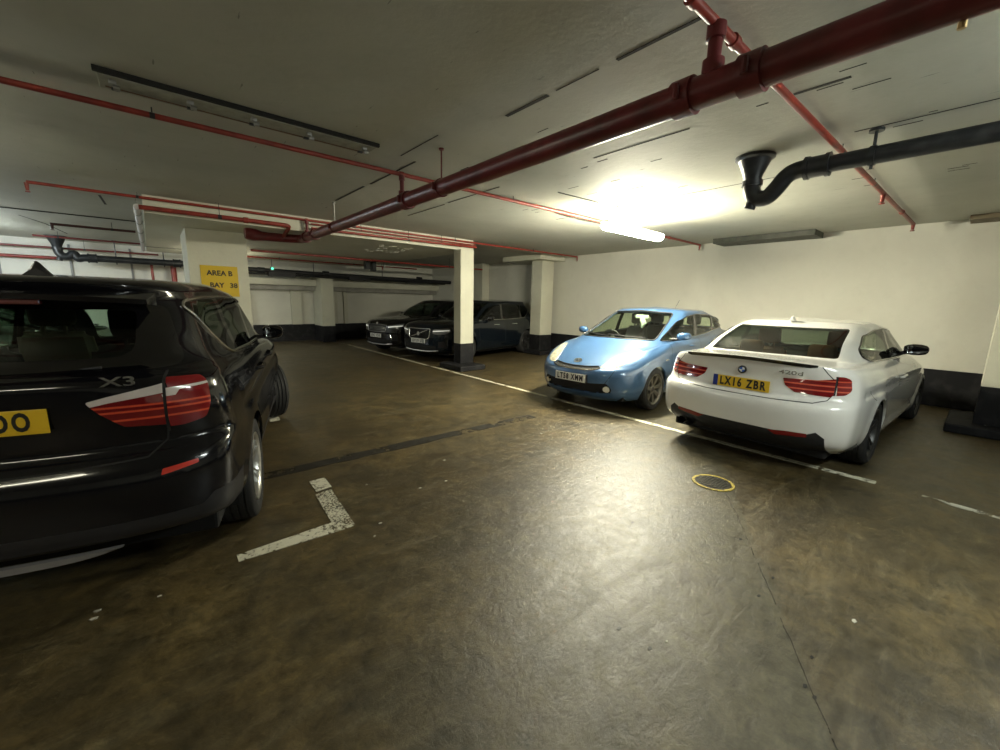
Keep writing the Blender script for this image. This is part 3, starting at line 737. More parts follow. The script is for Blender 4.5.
def make_wheel(parent, x, y, Rt, Rr, wd, s, spokes=5, style='v', m=None, steer=0., yaw0=0.):
    m = m or alloy_m
    bm = bmesh.new(); h = wd/2
    prof = [(Rr-.004, -h*.80), (Rr+.02, -h*.93), (Rr+(Rt-Rr)*.5, -h*1.03), (Rt-.028, -h*.96), (Rt-.010, -h*.84)]
    for g in (-.55, -.18, .18, .55):
        prof += [(Rt-.002, g*h-.007), (Rt-.010, g*h-.005), (Rt-.010, g*h+.005), (Rt-.002, g*h+.007)]
    prof += [(Rt-.010, h*.84), (Rt-.028, h*.96), (Rr+(Rt-Rr)*.5, h*1.03), (Rr+.02, h*.93), (Rr-.004, h*.80)]
    add_lathe(bm, prof, 56, 'y'); add_lathe(bm, [(Rt-.02, -h*.7), (Rt-.02, h*.7)], 56, 'y')
    t = from_bm('wheel', bm, tyre_m, parent, True, 40); t.location = (x, y, Rt); t.rotation_euler = (0, 0, R(steer))
    bm = bmesh.new(); o = s*h  # outboard side
    add_lathe(bm, [(Rr+.012, o*.93), (Rr+.008, o*.97), (Rr-.008, o*.93), (Rr-.02, o*.80), (Rr-.03, o*.5), (Rr-.045, -o*.9)], 48, 'y')
    hub = .058
    add_lathe(bm, [(.001, o*.66), (hub*.7, o*.66), (hub, o*.60), (hub*1.1, o*.35)], 24, 'y')
    def spoke(a, w0, w1, r0=hub*.8, r1=Rr-.010, y0=.60, y1=.84, th=.022):
        ca, sa = math.cos(a), math.sin(a); V = []
        for (r, w_, yy) in ((r0, w0, y0), ((r0+r1)/2, (w0+w1)/2*.92, (y0+y1)/2+.03), (r1, w1, y1)):
            for sw in (-1, 1):
                for k in (0, 1):
                    V.append(bm.verts.new((ca*r-sa*w_*sw*(1 if k == 0 else 1.15), o*yy-s*k*th*1.6, sa*r+ca*w_*sw*(1 if k == 0 else 1.15))))
        for i in (0, 4):
            a0, a1, b0, b1 = V[i:i+4]; c0, c1, d0, d1 = V[i+4:i+8]
            bm.faces.new((a0, c0, d0, b0)); bm.faces.new((a0, a1, c1, c0)); bm.faces.new((b0, d0, d1, b1)); bm.faces.new((a1, b1, d1, c1))
    for k in range(spokes):
        a = 2*math.pi*k/spokes+yaw0
        if style == 'v':
            for d in (-.16, .16):
                ca = a+d*1.4
                spoke(a+d, .010, .011)
        elif style == 'wide': spoke(a, .026, .036)
        else: spoke(a, .014, .018)
    r_ = from_bm('rim', bm, m, t, True, 40)
    bm = bmesh.new(); add_lathe(bm, [(.001, o*.10), (Rr*.68, o*.10), (Rr*.68, o*.02), (.001, o*.02)], 32, 'y'); from_bm('brake_disc', bm, mat('brake_steel', (.12, .115, .11), .4, .8), t, True, 40)
    bm = bmesh.new(); add_lathe(bm, [(.001, o*.70), (hub*.55, o*.70), (hub*.6, o*.66)], 20, 'y'); from_bm('centre_cap', bm, mat('cap_dark', (.03, .03, .035), .3, .3), t, True, 40)
    bm = bmesh.new(); add_lathe(bm, [(Rr-.012, -o*.85), (.001, -o*.85)], 32, 'y'); from_bm('inner_shade', bm, well_m, t)
    return t
def wheel_well(parent, x, s, Ra, y_out, y_in, z):
    """inner arch liner: half cylinder plus inner wall"""
    bm = bmesh.new(); n = 26; a = []; b = []
    for i in range(n+1):
        th = math.pi*(i/n)*1.16-.08*math.pi; c, s_ = math.cos(th)*(Ra+.004), math.sin(th)*(Ra+.004)
        a.append(bm.verts.new((x+c, y_out*s, z+s_))); b.append(bm.verts.new((x+c, y_in*s, z+s_)))
    for i in range(n): bm.faces.new((a[i], a[i+1], b[i+1], b[i]))
    bm.faces.new(b)
    return from_bm('wheel_liner', bm, well_m, parent)
def make_seat(parent, x, y, z, m, lean=-.35, name='seat', head=True, w=.50):
    bm = bmesh.new()
    add_box(bm, (x-.02, y-w/2, z-.14), (x+.50, y+w/2, z), .05)
    r = bmesh.ops.create_cube(bm, size=1)['verts']; 
    for v in r:
        t = v.co.z+.5; v.co = Vector((x-.02-.13*(v.co.x > 0)*0+v.co.x*.12*(1.2-t*.4)+t*.62*lean*.6, y+v.co.y*w*(1-.18*t), z-.08+t*.66))
    bmesh.ops.bevel(bm, geom=list({e for v in r for e in v.link_edges}), offset=.04, segments=3, affect='EDGES')
    s = from_bm(name, bm, m, parent, True, 50)
    if head:
        bm = bmesh.new(); hx = x+.66*lean*.6-.01; add_box(bm, (hx-.05, y-.13, z+.62), (hx+.05, y+.13, z+.82), .045)
        add_box(bm, (hx-.01, y-.07, z+.52), (hx+.01, y-.05, z+.64)); add_box(bm, (hx-.01, y+.05, z+.52), (hx+.01, y+.07, z+.64))
        from_bm('headrest', bm, m, s, True, 50)
    return s
def steering(parent, x, y, z, r=.185):
    bm = bmesh.new(); k = 28; pts = [Vector((0, r*math.cos(2*math.pi*i/k), r*math.sin(2*math.pi*i/k))) for i in range(k+1)]
    add_tube(bm, pts, .014, 8, False)
    for a in (0, math.pi, -math.pi/2): add_tube(bm, [(0, 0, 0), (0, r*math.cos(a), r*math.sin(a))], .018, 6)
    add_tube(bm, [(-.02, 0, 0), (.03, 0, 0)], .06, 14); add_tube(bm, [(.03, 0, 0), (.32, 0, 0)], .03, 8)
    o = from_bm('steering_wheel', bm, plastic_m, parent, True, 40); o.location = (x, y, z); o.rotation_euler = (0, R(25), 0); return o
def door_mirror(parent, x, y, z, s, m, L_=.24, hh=.15, dp=.13, stalk_m=None, stalk=.05, wedge=.25):
    """housing reaching outwards from the door"""
    bm = bmesh.new(); rings = []; n = 20
    for t, sc_, fx in ((0, .55, 0), (.12, .80, 0), (.35, .98, 0), (.65, 1., -.005), (.88, .82, -.012), (.97, .5, -.02), (1.0, .15, -.022)):
        ring_ = []
        for j in range(n):
            a = 2*math.pi*j/n; c, s_ = math.cos(a), math.sin(a)
            fx_ = abs(c)**.7*math.copysign(1, c); sx = abs(s_)**.75*math.copysign(1, s_)
            px_ = fx_*dp/2*sc_ if c > 0 else fx_*dp*.28*sc_**.5
            ring_.append(bm.verts.new((x+px_+fx-.02*t, y+s*(stalk+t*L_), z+sx*hh/2*sc_*(1-.12*t)+wedge*.03*t)))
        rings.append(ring_)
    for A_, B_ in zip(rings[:-1], rings[1:]):
        for j in range(n): bm.faces.new((A_[j], A_[(j+1) % n], B_[(j+1) % n], B_[j]))
    bm.faces.new(rings[0]); bm.faces.new(rings[-1])
    o = from_bm('door_mirror', bm, m, parent, True, 50)
    bm = bmesh.new(); add_tube(bm, [(x+.02, y-s*.06, z-.06), (x+.01, y+s*stalk*.6, z-.05), (x, y+s*(stalk+.05), z-.035)], [.035, .022, .026], 10)
    from_bm('mirror_stalk', bm, stalk_m or plastic_m, o, True, 50)
    bm = bmesh.new(); add_box(bm, (x-dp*.28-.006, y+s*(stalk+L_*.14) if s > 0 else y+s*(stalk+L_*.86), z-hh*.36), (x-dp*.28+.004, y+s*(stalk+L_*.86) if s > 0 else y+s*(stalk+L_*.14), z+hh*.38), .02)
    from_bm('mirror_glass', bm, mat('mirror_glass', (.5, .52, .55), .03, 1.), o, True, 40)
    return o
def plate_spot(tree, axis, z, gap=.004, w=.52, h=.111):
    P = on_skin(tree, axis, [(u, z+v) for u in (-w/2, -w/4, 0, w/4, w/2) for v in (-h/2, 0, h/2)], 0)
    xs = [p.x for p in P]; return ((min(xs)-gap if axis == 'rear' else max(xs)+gap), 0, z)
def plate(parent, origin, right, up, text, m, blue=False, size=.088, w=.52, h=.111, tw=None):
    fm = frame_mtx(origin, right, up)
    bm = bmesh.new(); add_box(bm, (-w/2, -h/2, 0), (w/2, h/2, .006), .003)
    o = from_bm('number_plate', bm, m, parent); o.matrix_local = fm
    if blue:
        bm = bmesh.new(); add_box(bm, (-w/2, -h/2, .0055), (-w/2+.045, h/2, .0072)); from_bm('country_band', bm, plate_b, o)
    tm = Matrix.Translation((.02 if blue else 0, -.002, .007))
    text_mesh('plate_lettering', text, .112, plate_k, o, tm, .001, .0042, tw or (.42 if blue else .44), space=1.3); return o
def roundel(parent, origin, right, up, r=.041):
    fm = frame_mtx(origin, right, up); bm = bmesh.new(); add_lathe(bm, [(r, 0), (r, .004), (r*.94, .006), (.0005, .006)], 32)
    o = from_bm('badge', bm, mat('badge_black', (.01, .01, .012), .2, coat=1), parent, True, 40); o.matrix_local = fm
    for k in range(4):
        bm = bmesh.new(); c = bm.verts.new((0, 0, .0068)); rr = r*.6
        vs = [bm.verts.new((rr*math.cos(math.pi/2*(k+i/8)), rr*math.sin(math.pi/2*(k+i/8)), .0068)) for i in range(9)]
        bm.faces.new([c]+vs); from_bm('badge_quarter', bm, mat('badge_blue', (.02, .12, .5), .3) if k % 2 else mat('badge_white', (.75, .75, .75), .3), o)
    bm = bmesh.new(); add_lathe(bm, [(r, .0055), (r*.97, .0072), (r*.9, .0072), (r*.88, .006)], 32); from_bm('badge_ring', bm, chrome_m, o, True, 40)
    return o
def fin(parent, x, z, m, l=.17, h=.06, w=.028, y=0.):
    bm = bmesh.new(); rings = []
    for t in np.linspace(0, 1, 9):   # 0 rear, 1 front
        top = h*(1-max(0, (t-.18)/.82)**1.0)*(min(1, t/.18+.55)); wd = w*(1-.75*t)
        rings.append([bm.verts.new((x+t*l, y+sy*wd*(1-k*.9), z+top*k)) for sy, k in ((-1, 0), (-1, .5), (-1, 1), (1, 1), (1, .5), (1, 0))])
    for A_, B_ in zip(rings[:-1], rings[1:]):
        for j in range(6): bm.faces.new((A_[j], A_[(j+1) % 6], B_[(j+1) % 6], B_[j]))
    bm.faces.new(rings[0]); bm.faces.new(rings[-1]); return from_bm('antenna_fin', bm, m, parent, True, 50)
def underbody(parent, Ln, w=.72, z0=.17, z1=.26, x0=.25, x1=None):
    bm = bmesh.new(); add_box(bm, (x0, -w, z0), (x1 or Ln-.3, w, z1), .02); return from_bm('underbody', bm, well_m, parent)
def arch_sculpt(wheels, Ra, z, amt=.014, extra=None):
    def f(x, y, zz):
        if y > .5:
            for wx in wheels:
                d = math.hypot(x-wx, zz-z); y += amt*math.exp(-((d-Ra)/.055)**2)
        if extra: x, y, zz = extra(x, y, zz)
        return x, y, zz
    return f
# ------------------------------------------------------------------ white coupe seen from behind
def coupe():
    car = tag(empty('car', (4.46, 1.52, 0), R(-2.2)), 'white coupe car with a yellow rear plate, parked nose to the long wall', 'car')
    car.scale = (1.03,)*3
    paint = mat('white_paint', (.80, .79, .75), .22, coat=1)
    LN = 4.64; wx = (1.06, 3.87); Ra = .348; zw = .325
    r = [
     ring(.16, 4.50, .42, .55, [(0, .72), (.6, .80), (1.5, .84), (3.6, .84), (4.2, .80)], [(0, .235), (.7, .20), (1.5, .185), (4, .18)]),
     ring(.05, 4.58, .38, .60, [(0, .80), (.5, .865), (1.5, .875), (3.5, .875), (4.1, .85)], [(0, .33), (.5, .30), (1.4, .25), (4, .25)], 3, 2.4),
     ring(.01, 4.63, .40, .62, [(0, .84), (.5, .895), (1.1, .912), (2, .888), (3.4, .89), (3.9, .905), (4.2, .87)], [(0, .50), (1, .45), (4, .42)], 3, 2.4),
     ring(.00, 4.64, .42, .62, [(0, .84), (.5, .90), (1.1, .913), (2, .898), (3.4, .90), (3.9, .91), (4.2, .87)], [(0, .62), (4, .56)], 3, 2.4),
     ring(.025, 4.63, .42, .62, [(0, .83), (.5, .895), (1.1, .912), (2, .902), (3.4, .905), (3.9, .908), (4.2, .86)], [(0, .695), (1, .69), (4, .64)], 3, 2.4),
     ring(.075, 4.60, .42, .62, [(0, .80), (.5, .885), (1.1, .909), (2, .902), (3.4, .905), (3.9, .90), (4.2, .84)], [(0, .722), (1, .75), (4, .68)], 3, 2.4),
     ring(.10, 4.56, .44, .62, [(0, .79), (.5, .872), (1.1, .902), (2, .895), (3.4, .90), (3.9, .885), (4.2, .82)], [(0, .86), (1, .85), (3.5, .80), (4.2, .72)], 3, 2.4),
     ring(.085, 4.50, .46, .62, [(0, .78), (.5, .845), (1.1, .875), (2, .862), (3.4, .87), (3.9, .84), (4.2, .78)], [(0, .965), (1, .945), (2.2, .92), (3.4, .87), (4.4, .70)], 3, 2.4, kr=.01),
     ring(.065, 4.42, .50, .62, [(0, .74), (.5, .795), (1.1, .830), (2, .825), (3.4, .81), (3.9, .76), (4.2, .72)], [(0, 1.015), (1, .995), (2.2, .965), (3.4, .925), (3.8, .87), (4.4, .72)], 3, 2.4, kr=.03),
     ring(.13, 4.0, .52, .60, [(0, .70), (.6, .765), (1.1, .81), (2, .808), (3.4, .78), (3.9, .66)], [(0, 1.02), (.9, 1.01), (2.2, .98), (3.3, .945), (4.0, .86)], 3, 2.4, kr=.035, kf=.035),
     ring(.50, 3.40, .42, .42, [(0, .70), (1.2, .775), (2, .795), (3.0, .78), (3.4, .72)], [(0, 1.035), (1.2, 1.02), (2.2, .995), (3.3, .975)], 2.6, 2.2, kr=.03, kf=.03),
     ring(.84, 3.00, .40, .40, [(1.0, .67), (1.5, .725), (2.2, .735), (2.8, .715)], [(0, 1.20), (4, 1.15)], 2.6, 2.2, kr=.02, kf=.03),
     ring(1.28, 2.55, .36, .34, [(1.3, .59), (2.0, .645), (2.5, .62)], [(1, 1.335), (2.0, 1.352), (2.6, 1.33)], 2.6, 2.4, kr=.02, kf=.02),
     ring(1.38, 2.43, .34, .32, [(1.3, .50), (2.0, .55), (2.5, .53)], [(1, 1.37), (2.0, 1.392), (2.6, 1.365)], 2.6, 2.4, kr=.012, kf=.012),
    ]
    r.append(centre_ring(r[-1], [(1.4, 1.387), (1.9, 1.420), (2.5, 1.385)]))
    def extra(x, y, z):
        if y > .5 and .5 < x < 4.2:      # shoulder crease through the handles
            zc = .80+.035*(2.6-x)/2*0+.02*(x < 2); y -= .010*math.exp(-((z-zc+.055)/.028)**2)
            y -= .010*math.exp(-((z-.36)/.05)**2)*(1.5 < x < 3.4)
        if x < .35 and .88 < z < .93: x += .006
        return x, y, z
    bm = skin(r, .04, .032, arch_sculpt(wx, Ra, zw, .010, extra))
    # panels: 2 rear glass, 3 side glass, 4 windscreen, 5.. lamps
    cut(bm, 'rear', rounded([(.595, 1.058), (.595, 1.08), (.535, 1.325), (-.535, 1.325), (-.595, 1.08), (-.595, 1.058), (-.3, 1.066), (.3, 1.066)], .03), 2, mirror=False, nmin=.12, xr=(.36, 1.5))
    cut(bm, 'front', rounded([(.66, 1.0), (.50, 1.32), (-.50, 1.32), (-.66, 1.0)], .04), 4, mirror=False, nmin=.2, xr=(2.4, 3.6))
    cut(bm, 'side', rounded([(3.10, 1.00), (2.72, 1.195), (2.42, 1.30), (2.05, 1.33), (1.68, 1.315), (1.26, 1.26), (.98, 1.14), (.94, 1.075), (1.14, 1.02), (2.3, .99)], .04), 3)
    cut(bm, 'side', [(1.98, .98), (2.03, .98), (2.02, 1.31), (1.95, 1.31)], 8, allow=(3,))
    cut(bm, 'side', circle(wx[0], zw, Ra), 9); cut(bm, 'side', circle(wx[1], zw, Ra), 9)
    # tail lamps: outer part wraps round the corner, inner part sits on the boot lid
    cut(bm, 32, rounded([(.475, .765), (.56, .762), (.80, .79), (.845, .83), (.835, .925), (.78, .95), (.60, .95), (.475, .94)], .02), 5)
    unlabel(bm, 5, lambda c: abs(c.y) < .721)
    cut(bm, 'rear', rounded([(.72, .765), (.72, .93), (.60, .905), (.345, .895), (.37, .83), (.45, .775)], .012), 6, allow=(0, 5), cond=lambda c: abs(c.y) < .72)
    cut(bm, 'rear', [(.715, .78), (.728, .78), (.728, .95), (.715, .95)], 1, allow=(0, 5, 6))
    # stripes in the lamps
    for z0 in (.805, .85, .895):
        cut(bm, 'rear', [(.2, z0), (1, z0+.006), (1, z0+.019), (.2, z0+.013)], 10, allow=(5, 6), nmin=-.9)
    # boot lid shut line, bumper line, door lines
    seam(bm, 'rear', [(.615, 1.03), (.66, .97), (.722, .90), (.72, .80), (.685, .735), (.60, .705), (.3, .695), (0, .693)], .007, 1)
    seam(bm, 'side', [(.64, .80), (.80, .705), (.86, .69)], .006, 1)
    seam(bm, 'side', [(3.16, .96), (3.20, .85), (3.22, .40), (3.1, .27)], .006, 1)
    seam(bm, 'side', [(1.86, 1.0), (1.80, .80), (1.70, .52), (1.72, .36), (1.84, .27)], .006, 1)
    seam(bm, 'side', [(1.84, .27), (3.1, .27)], .005, 1)
    seam(bm, 'side', rounded([(1.18, .85), (1.32, .85), (1.32, .72), (1.18, .72)], .03), .004, 1, cond=lambda c: c.y < 0)
    # bumper insert (black) with red reflectors
    cut(bm, 'rear', [(.73, .20), (.72, .40), (.66, .45), (.60, .42), (.54, .385), (.44, .405), (-.44, .405), (-.54, .385), (-.60, .42), (-.66, .45), (-.72, .40), (-.73, .20)], 7, mirror=False, nmin=-.2, xr=(-.1, .4))
    cut(bm, 'rear', rounded([(.60, .39), (.36, .365), (.30, .40), (.44, .418), (.60, .425)], .008), 11, allow=(0, 7), xr=(-.1, .5))
    piece(bm, [0, 1], 'body', [paint, mat('shut_line', (.01, .01, .01), .8)], car)
    glass = glass_mat('dark_glass', (.26, .31, .26))
    tree = bvh(bm)
    piece(bm, 2, 'rear_window', glass, car, flange=.004); piece(bm, 4, 'windscreen', glass_mat('screen_glass', (.55, .62, .52)), car, flange=.004)
    pieces(bm, 3, 'side_window', glass, car, flange=.004); pieces(bm, 8, 'door_pillar', gloss_m, car)
    pieces(bm, [5, 6, 10], 'tail_light', [mat('corner_lens', (.20, .008, .010), .1, coat=1), mat('lid_lens', (.18, .008, .010), .1, coat=1), mat('tail_strip', (.62, .09, .05), .2, coat=1)], car, .004, .02)
    piece(bm, 7, 'diffuser', plastic_m, car, -.002, .01)
    pieces(bm, 11, 'reflector', red_d, car, .003)
    bm2 = bm; lining(bm, car, lining_m, .75, 3.4, .45); 
    for s in (1, -1):
        for k, x in enumerate(wx):
            wheel_well(car, x, s, Ra, .80, .52, zw)
            make_wheel(car, x, s*.785, .325, .235, .235, s, 5, 'v', dark_alloy_m, 0, .3)
    P = [(3.10, 1.00), (2.72, 1.195), (2.42, 1.30), (2.05, 1.33), (1.68, 1.315), (1.26, 1.26), (.98, 1.14), (.94, 1.075), (1.14, 1.02), (2.3, .99)]
    for s in (1, -1): trim('window_trim', tree, 'side', rounded(P, .05, 3), .009, gloss_m, car, s, closed=True)
    # lip spoiler
    bm = bmesh.new(); rings = []
    for t in np.linspace(-1, 1, 25):
        y = t*.59; x = .052+.10*abs(t)**3.2; z = 1.048-.026*t*t
        rings.append([bm.verts.new((x-.022, y, z+.016)), bm.verts.new((x+.05, y, z+.004)), bm.verts.new((x+.05, y, z-.015)), bm.verts.new((x-.004, y, z-.018))])
    for A_, B_ in zip(rings[:-1], rings[1:]):
        for j in range(4): bm.faces.new((A_[j], A_[(j+1) % 4], B_[(j+1) % 4], B_[j]))
    bm.faces.new(rings[0]); bm.faces.new(rings[-1]); from_bm('boot_spoiler', bm, gloss_m, car, True, 40)
    plate(car, plate_spot(tree, 'rear', .79), (0, -1, 0), (.0, 0, 1), 'LX16 ZBR', plate_y, True)
    roundel(car, (.088, 0, .925), (0, -1, 0), (.05, 0, 1))
    text_mesh('model_lettering', '420d', .052, chrome_m, car, frame_mtx((.078, -.41, .952), (.03, -1, 0), (.05, 0, 1)), .003, .001, .19)
    fin(car, 1.30, 1.384, paint, .18, .065, .04)
    bm = bmesh.new(); add_tube(bm, [(.02, .53, .295), (.30, .53, .295)], .042, 20, False); add_tube(bm, [(.022, .53, .295), (.30, .53, .295)], .034, 20, False); from_bm('exhaust_pipe', bm, chrome_m, car, True, 40)
    bm = bmesh.new(); add_tube(bm, [(.03, .43, .295), (.30, .43, .295)], .036, 20, False); from_bm('exhaust_pipe', bm, chrome_m, car, True, 40)
    for s in (1, -1):
        door_mirror(car, 2.80, s*.735, 1.06, s, gloss_m, .225, .145, .12)
        bm = bmesh.new(); add_tube(bm, bend([(1.95, s*.905, .805), (1.97, s*.93, .81), (2.15, s*.93, .815), (2.18, s*.905, .815)], .02), .014, 8); from_bm('door_handle', bm, paint, car, True, 50)
    for y in (.37, -.37):
        make_seat(car, 1.95, y, .46, leather_m, name='front_seat'); make_seat(car, 1.35, y*.95, .33, leather_m, name='rear_seat', w=.46)
    steering(car, 2.55, -.37, .82)
    bm = bmesh.new(); add_box(bm, (2.72, -.68, .6), (3.3, .68, .90), .06); from_bm('dashboard', bm, lining_m, car)
    bm = bmesh.new(); add_box(bm, (.75, -.66, .80), (1.15, .66, .985), .02); from_bm('parcel_shelf', bm, mat('shelf_dark', (.03, .025, .022), .8), car)
    underbody(car, LN)
    return car
coupe()
# ------------------------------------------------------------------ black estate car close on the left, seen from behind
def black_suv():
    car = tag(empty('car', (-.666, 2.613, 0), R(75)), 'large black car parked close by the L-shaped white floor mark, rear towards the viewer', 'car')
    paint = mat('black_paint', (.006, .006, .008), .12, coat=.35, spec=.35)
    trimm = mat('grey_black_cladding', (.022, .022, .025), .42)
    LN = 4.66; wx = (.95, 3.76); Ra = .405; zw = .365
    r = [
     ring(.17, 4.50, .45, .55, [(0, .72), (.6, .82), (1.5, .86), (3.6, .86), (4.2, .80)], [(0, .36), (.7, .30), (1.5, .26), (4, .25)]),
     ring(.05, 4.58, .42, .60, [(0, .80), (.5, .885), (1.5, .895), (3.5, .895), (4.1, .87)], [(0, .42), (.5, .38), (1.4, .32), (4, .32)], 3.2, 2.4),
     ring(.01, 4.64, .42, .62, [(0, .84), (.5, .915), (1.1, .93), (2, .91), (3.4, .91), (3.9, .93), (4.2, .88)], [(0, .53), (1, .48), (4, .48)], 3.2, 2.4),
     ring(.00, 4.66, .44, .62, [(0, .85), (.5, .925), (1.1, .94), (2, .915), (3.4, .92), (3.9, .935), (4.2, .88)], [(0, .64), (4, .62)], 3.2, 2.4),
     ring(.015, 4.66, .44, .62, [(0, .85), (.5, .925), (1.1, .94), (2, .92), (3.4, .925), (3.9, .935), (4.2, .87)], [(0, .74), (1, .74), (4, .72)], 3.2, 2.4),
     ring(.05, 4.65, .44, .62, [(0, .84), (.5, .92), (1.1, .938), (2, .925), (3.4, .93), (3.9, .93), (4.2, .86)], [(0, .80), (1, .82), (4, .80)], 3.2, 2.4),
     ring(.10, 4.63, .44, .62, [(0, .83), (.5, .915), (1.1, .932), (2, .925), (3.4, .93), (3.9, .925), (4.2, .85)], [(0, .84), (1, .90), (4, .88)], 3.0, 2.4),
     ring(.075, 4.58, .46, .62, [(0, .82), (.5, .90), (1.1, .915), (2, .905), (3.4, .91), (3.9, .90), (4.2, .83)], [(0, 1.02), (1, 1.01), (3.5, .98), (4.2, .93)], 3.0, 2.4),
     ring(.07, 4.50, .48, .62, [(0, .79), (.5, .87), (1.1, .885), (2, .88), (3.4, .88), (3.9, .85), (4.2, .78)], [(0, 1.15), (1, 1.12), (3.4, 1.06), (4.3, .96)], 2.8, 2.4),
     ring(.11, 4.05, .50, .60, [(0, .76), (.5, .83), (1.1, .85), (2, .855), (3.4, .82), (3.9, .70)], [(0, 1.205), (1, 1.165), (3.4, 1.09), (4.1, 1.03)], 2.6, 2.4, kf=.03),
     ring(.155, 3.62, .50, .44, [(0, .73), (.5, .80), (1.1, .825), (2, .83), (3.2, .80), (3.6, .72)], [(0, 1.245), (1, 1.20), (3.4, 1.11), (3.6, 1.11)], 2.4, 2.2, kf=.03),
     ring(.225, 3.12, .48, .42, [(0, .68), (.7, .745), (1.5, .765), (2.5, .765), (3.0, .72)], [(0, 1.39), (4, 1.37)], 2.3, 2.2, kf=.03),
     ring(.30, 2.62, .46, .36, [(0, .62), (.9, .695), (1.5, .71), (2.3, .70), (2.7, .66)], [(0, 1.55), (2, 1.59), (2.7, 1.555)], 2.3, 2.4, kr=.015, kf=.02),
     ring(.255, 2.52, .48, .34, [(0, .60), (.9, .655), (1.5, .665), (2.3, .655), (2.7, .61)], [(0, 1.60), (.8, 1.635), (1.6, 1.645), (2.7, 1.60)], 2.3, 2.4, kr=.02, kf=.015),
     ring(.33, 2.44, .46, .32, [(0, .52), (.9, .57), (1.5, .58), (2.3, .57), (2.7, .52)], [(0, 1.63), (.8, 1.665), (1.6, 1.675), (2.7, 1.63)], 2.3, 2.4, kr=.015, kf=.012),
    ]
    r.append(centre_ring(r[-1], [(.3, 1.65), (.9, 1.685), (1.7, 1.695), (2.5, 1.65)]))
    def extra(x, y, z):
        if y > .5 and .7 < x < 4.2: y -= .014*math.exp(-((z-.88)/.03)**2); y += .012*math.exp(-((z-.98)/.04)**2)
        if y > .5 and 1.4 < x < 3.4: y -= .02*math.exp(-((z-.48)/.06)**2)
        return x, y, z
    bm = skin(r, .035, .028, arch_sculpt(wx, Ra, zw, .016, extra))
    cut(bm, 'rear', rounded([(.71, 1.22), (.62, 1.53), (.3, 1.545), (-.3, 1.545), (-.62, 1.53), (-.71, 1.22), (-.3, 1.19), (.3, 1.19)], .05), 13, mirror=False, nmin=.2, xr=(-.1, .7))
    cut(bm, 'rear', rounded([(.525, 1.31), (.52, 1.505), (-.52, 1.505), (-.525, 1.31), (-.47, 1.275), (.47, 1.275)], .04), 2, mirror=False, nmin=.2, xr=(-.1, .7), allow=(13,))
    
    cut(bm, 'front', rounded([(.68, 1.13), (.55, 1.55), (-.55, 1.55), (-.68, 1.13)], .04), 4, mirror=False, nmin=.2, xr=(2.4, 3.8))
    DLO = [(3.22, 1.125), (2.80, 1.415), (2.52, 1.52), (2.1, 1.565), (1.5, 1.575), (.95, 1.57), (.62, 1.55), (.58, 1.52), (.76, 1.36), (.98, 1.23), (1.10, 1.195), (1.9, 1.165)]
    cut(bm, 'side', rounded(DLO, .025), 3)
    cut(bm, 'side', [(1.28, 1.17), (1.22, 1.6), (1.34, 1.6), (1.38, 1.17)], 8, allow=(3,))
    cut(bm, 'side', [(2.22, 1.15), (2.18, 1.6), (2.26, 1.6), (2.32, 1.15)], 14, allow=(3,))
    cut(bm, 'side', [(.42, .15), (.52, .38), (.585, .42), (.95, .45), (1.3, .42), (1.4, .15)], 9)
    cut(bm, 'side', circle(wx[0], zw, Ra), 9); cut(bm, 'side', circle(wx[1], zw, Ra), 9)
    # tail lamps
    cut(bm, 40, rounded([(.46, .935), (.66, .925), (.76, .945), (.79, 1.02), (.80, 1.13), (.78, 1.165), (.46, 1.18)], .02), 5, nmin=.05)
    unlabel(bm, 5, lambda c: abs(c.y) < .655)
    cut(bm, 'rear', rounded([(.38, 1.088), (.39, 1.07), (.42, 1.03), (.50, .955), (.66, .94), (.66, 1.15), (.46, 1.108)], .012), 6, allow=(0, 5), cond=lambda c: abs(c.y) < .66)
    cut(bm, 'rear', [(.648, .9), (.660, .9), (.660, 1.2), (.648, 1.2)], 1, allow=(0, 5, 6))
    cut(bm, 'rear', [(.38, 1.062), (.46, 1.078), (.648, 1.102), (.648, 1.148), (.46, 1.108), (.38, 1.088)], 12, allow=(6,))
    cut(bm, 40, [(.44, 1.075), (.64, 1.085), (.66, 1.11), (.80, 1.12), (.80, 1.13), (.64, 1.125), (.44, 1.118)], 12, allow=(5,), nmin=.05)
    for z0 in (.985, 1.025, 1.05): cut(bm, 'rear', [(.3, z0), (.95, z0-.006), (.95, z0+.004), (.3, z0+.010)], 10, allow=(5, 6), nmin=-.9)
    seam(bm, 'rear', [(.655, 1.20), (.655, 1.18)], .006, 1)
    seam(bm, 'rear', [(.655, .93), (.645, .86), (.58, .80), (.3, .785), (0, .78)], .008, 1)
    # recess round the plate: a slim raised border
    seam(bm, 'side', [(2.30, 1.15), (2.22, .80), (2.2, .42)], .006, 1); seam(bm, 'side', [(3.30, 1.08), (3.34, .9), (3.30, .45)], .006, 1)
    seam(bm, 'side', [(1.30, 1.18), (1.28, .95), (1.42, .60), (1.46, .42)], .006, 1)
    seam(bm, 'side', rounded([(.98, 1.06), (1.16, 1.06), (1.16, .90), (.98, .90)], .03), .004, 1, cond=lambda c: c.y < 0)
    # lower bumper cladding, silver strip, reflector
    cut(bm, 40, [(-1.2, .30), (-1.2, .50), (0, .50), (.66, .50), (.72, .55), (1.0, .56), (1.0, .28)], 7, nmin=-.3, xr=(-.1, .75))
    cut(bm, 'rear', [(-.4, .30), (-.4, .50), (.4, .50), (.4, .30)], 7, nmin=-.3, mirror=False, xr=(-.1, .75))
    cut(bm, 'side', [(.70, .20), (.70, .36), (4.0, .38), (4.0, .2)], 7, nmin=-.3)
    cut(bm, 32, rounded([(.56, .708), (.57, .738), (.715, .752), (.715, .732)], .006), 11, allow=(0, 7), nmin=.05)
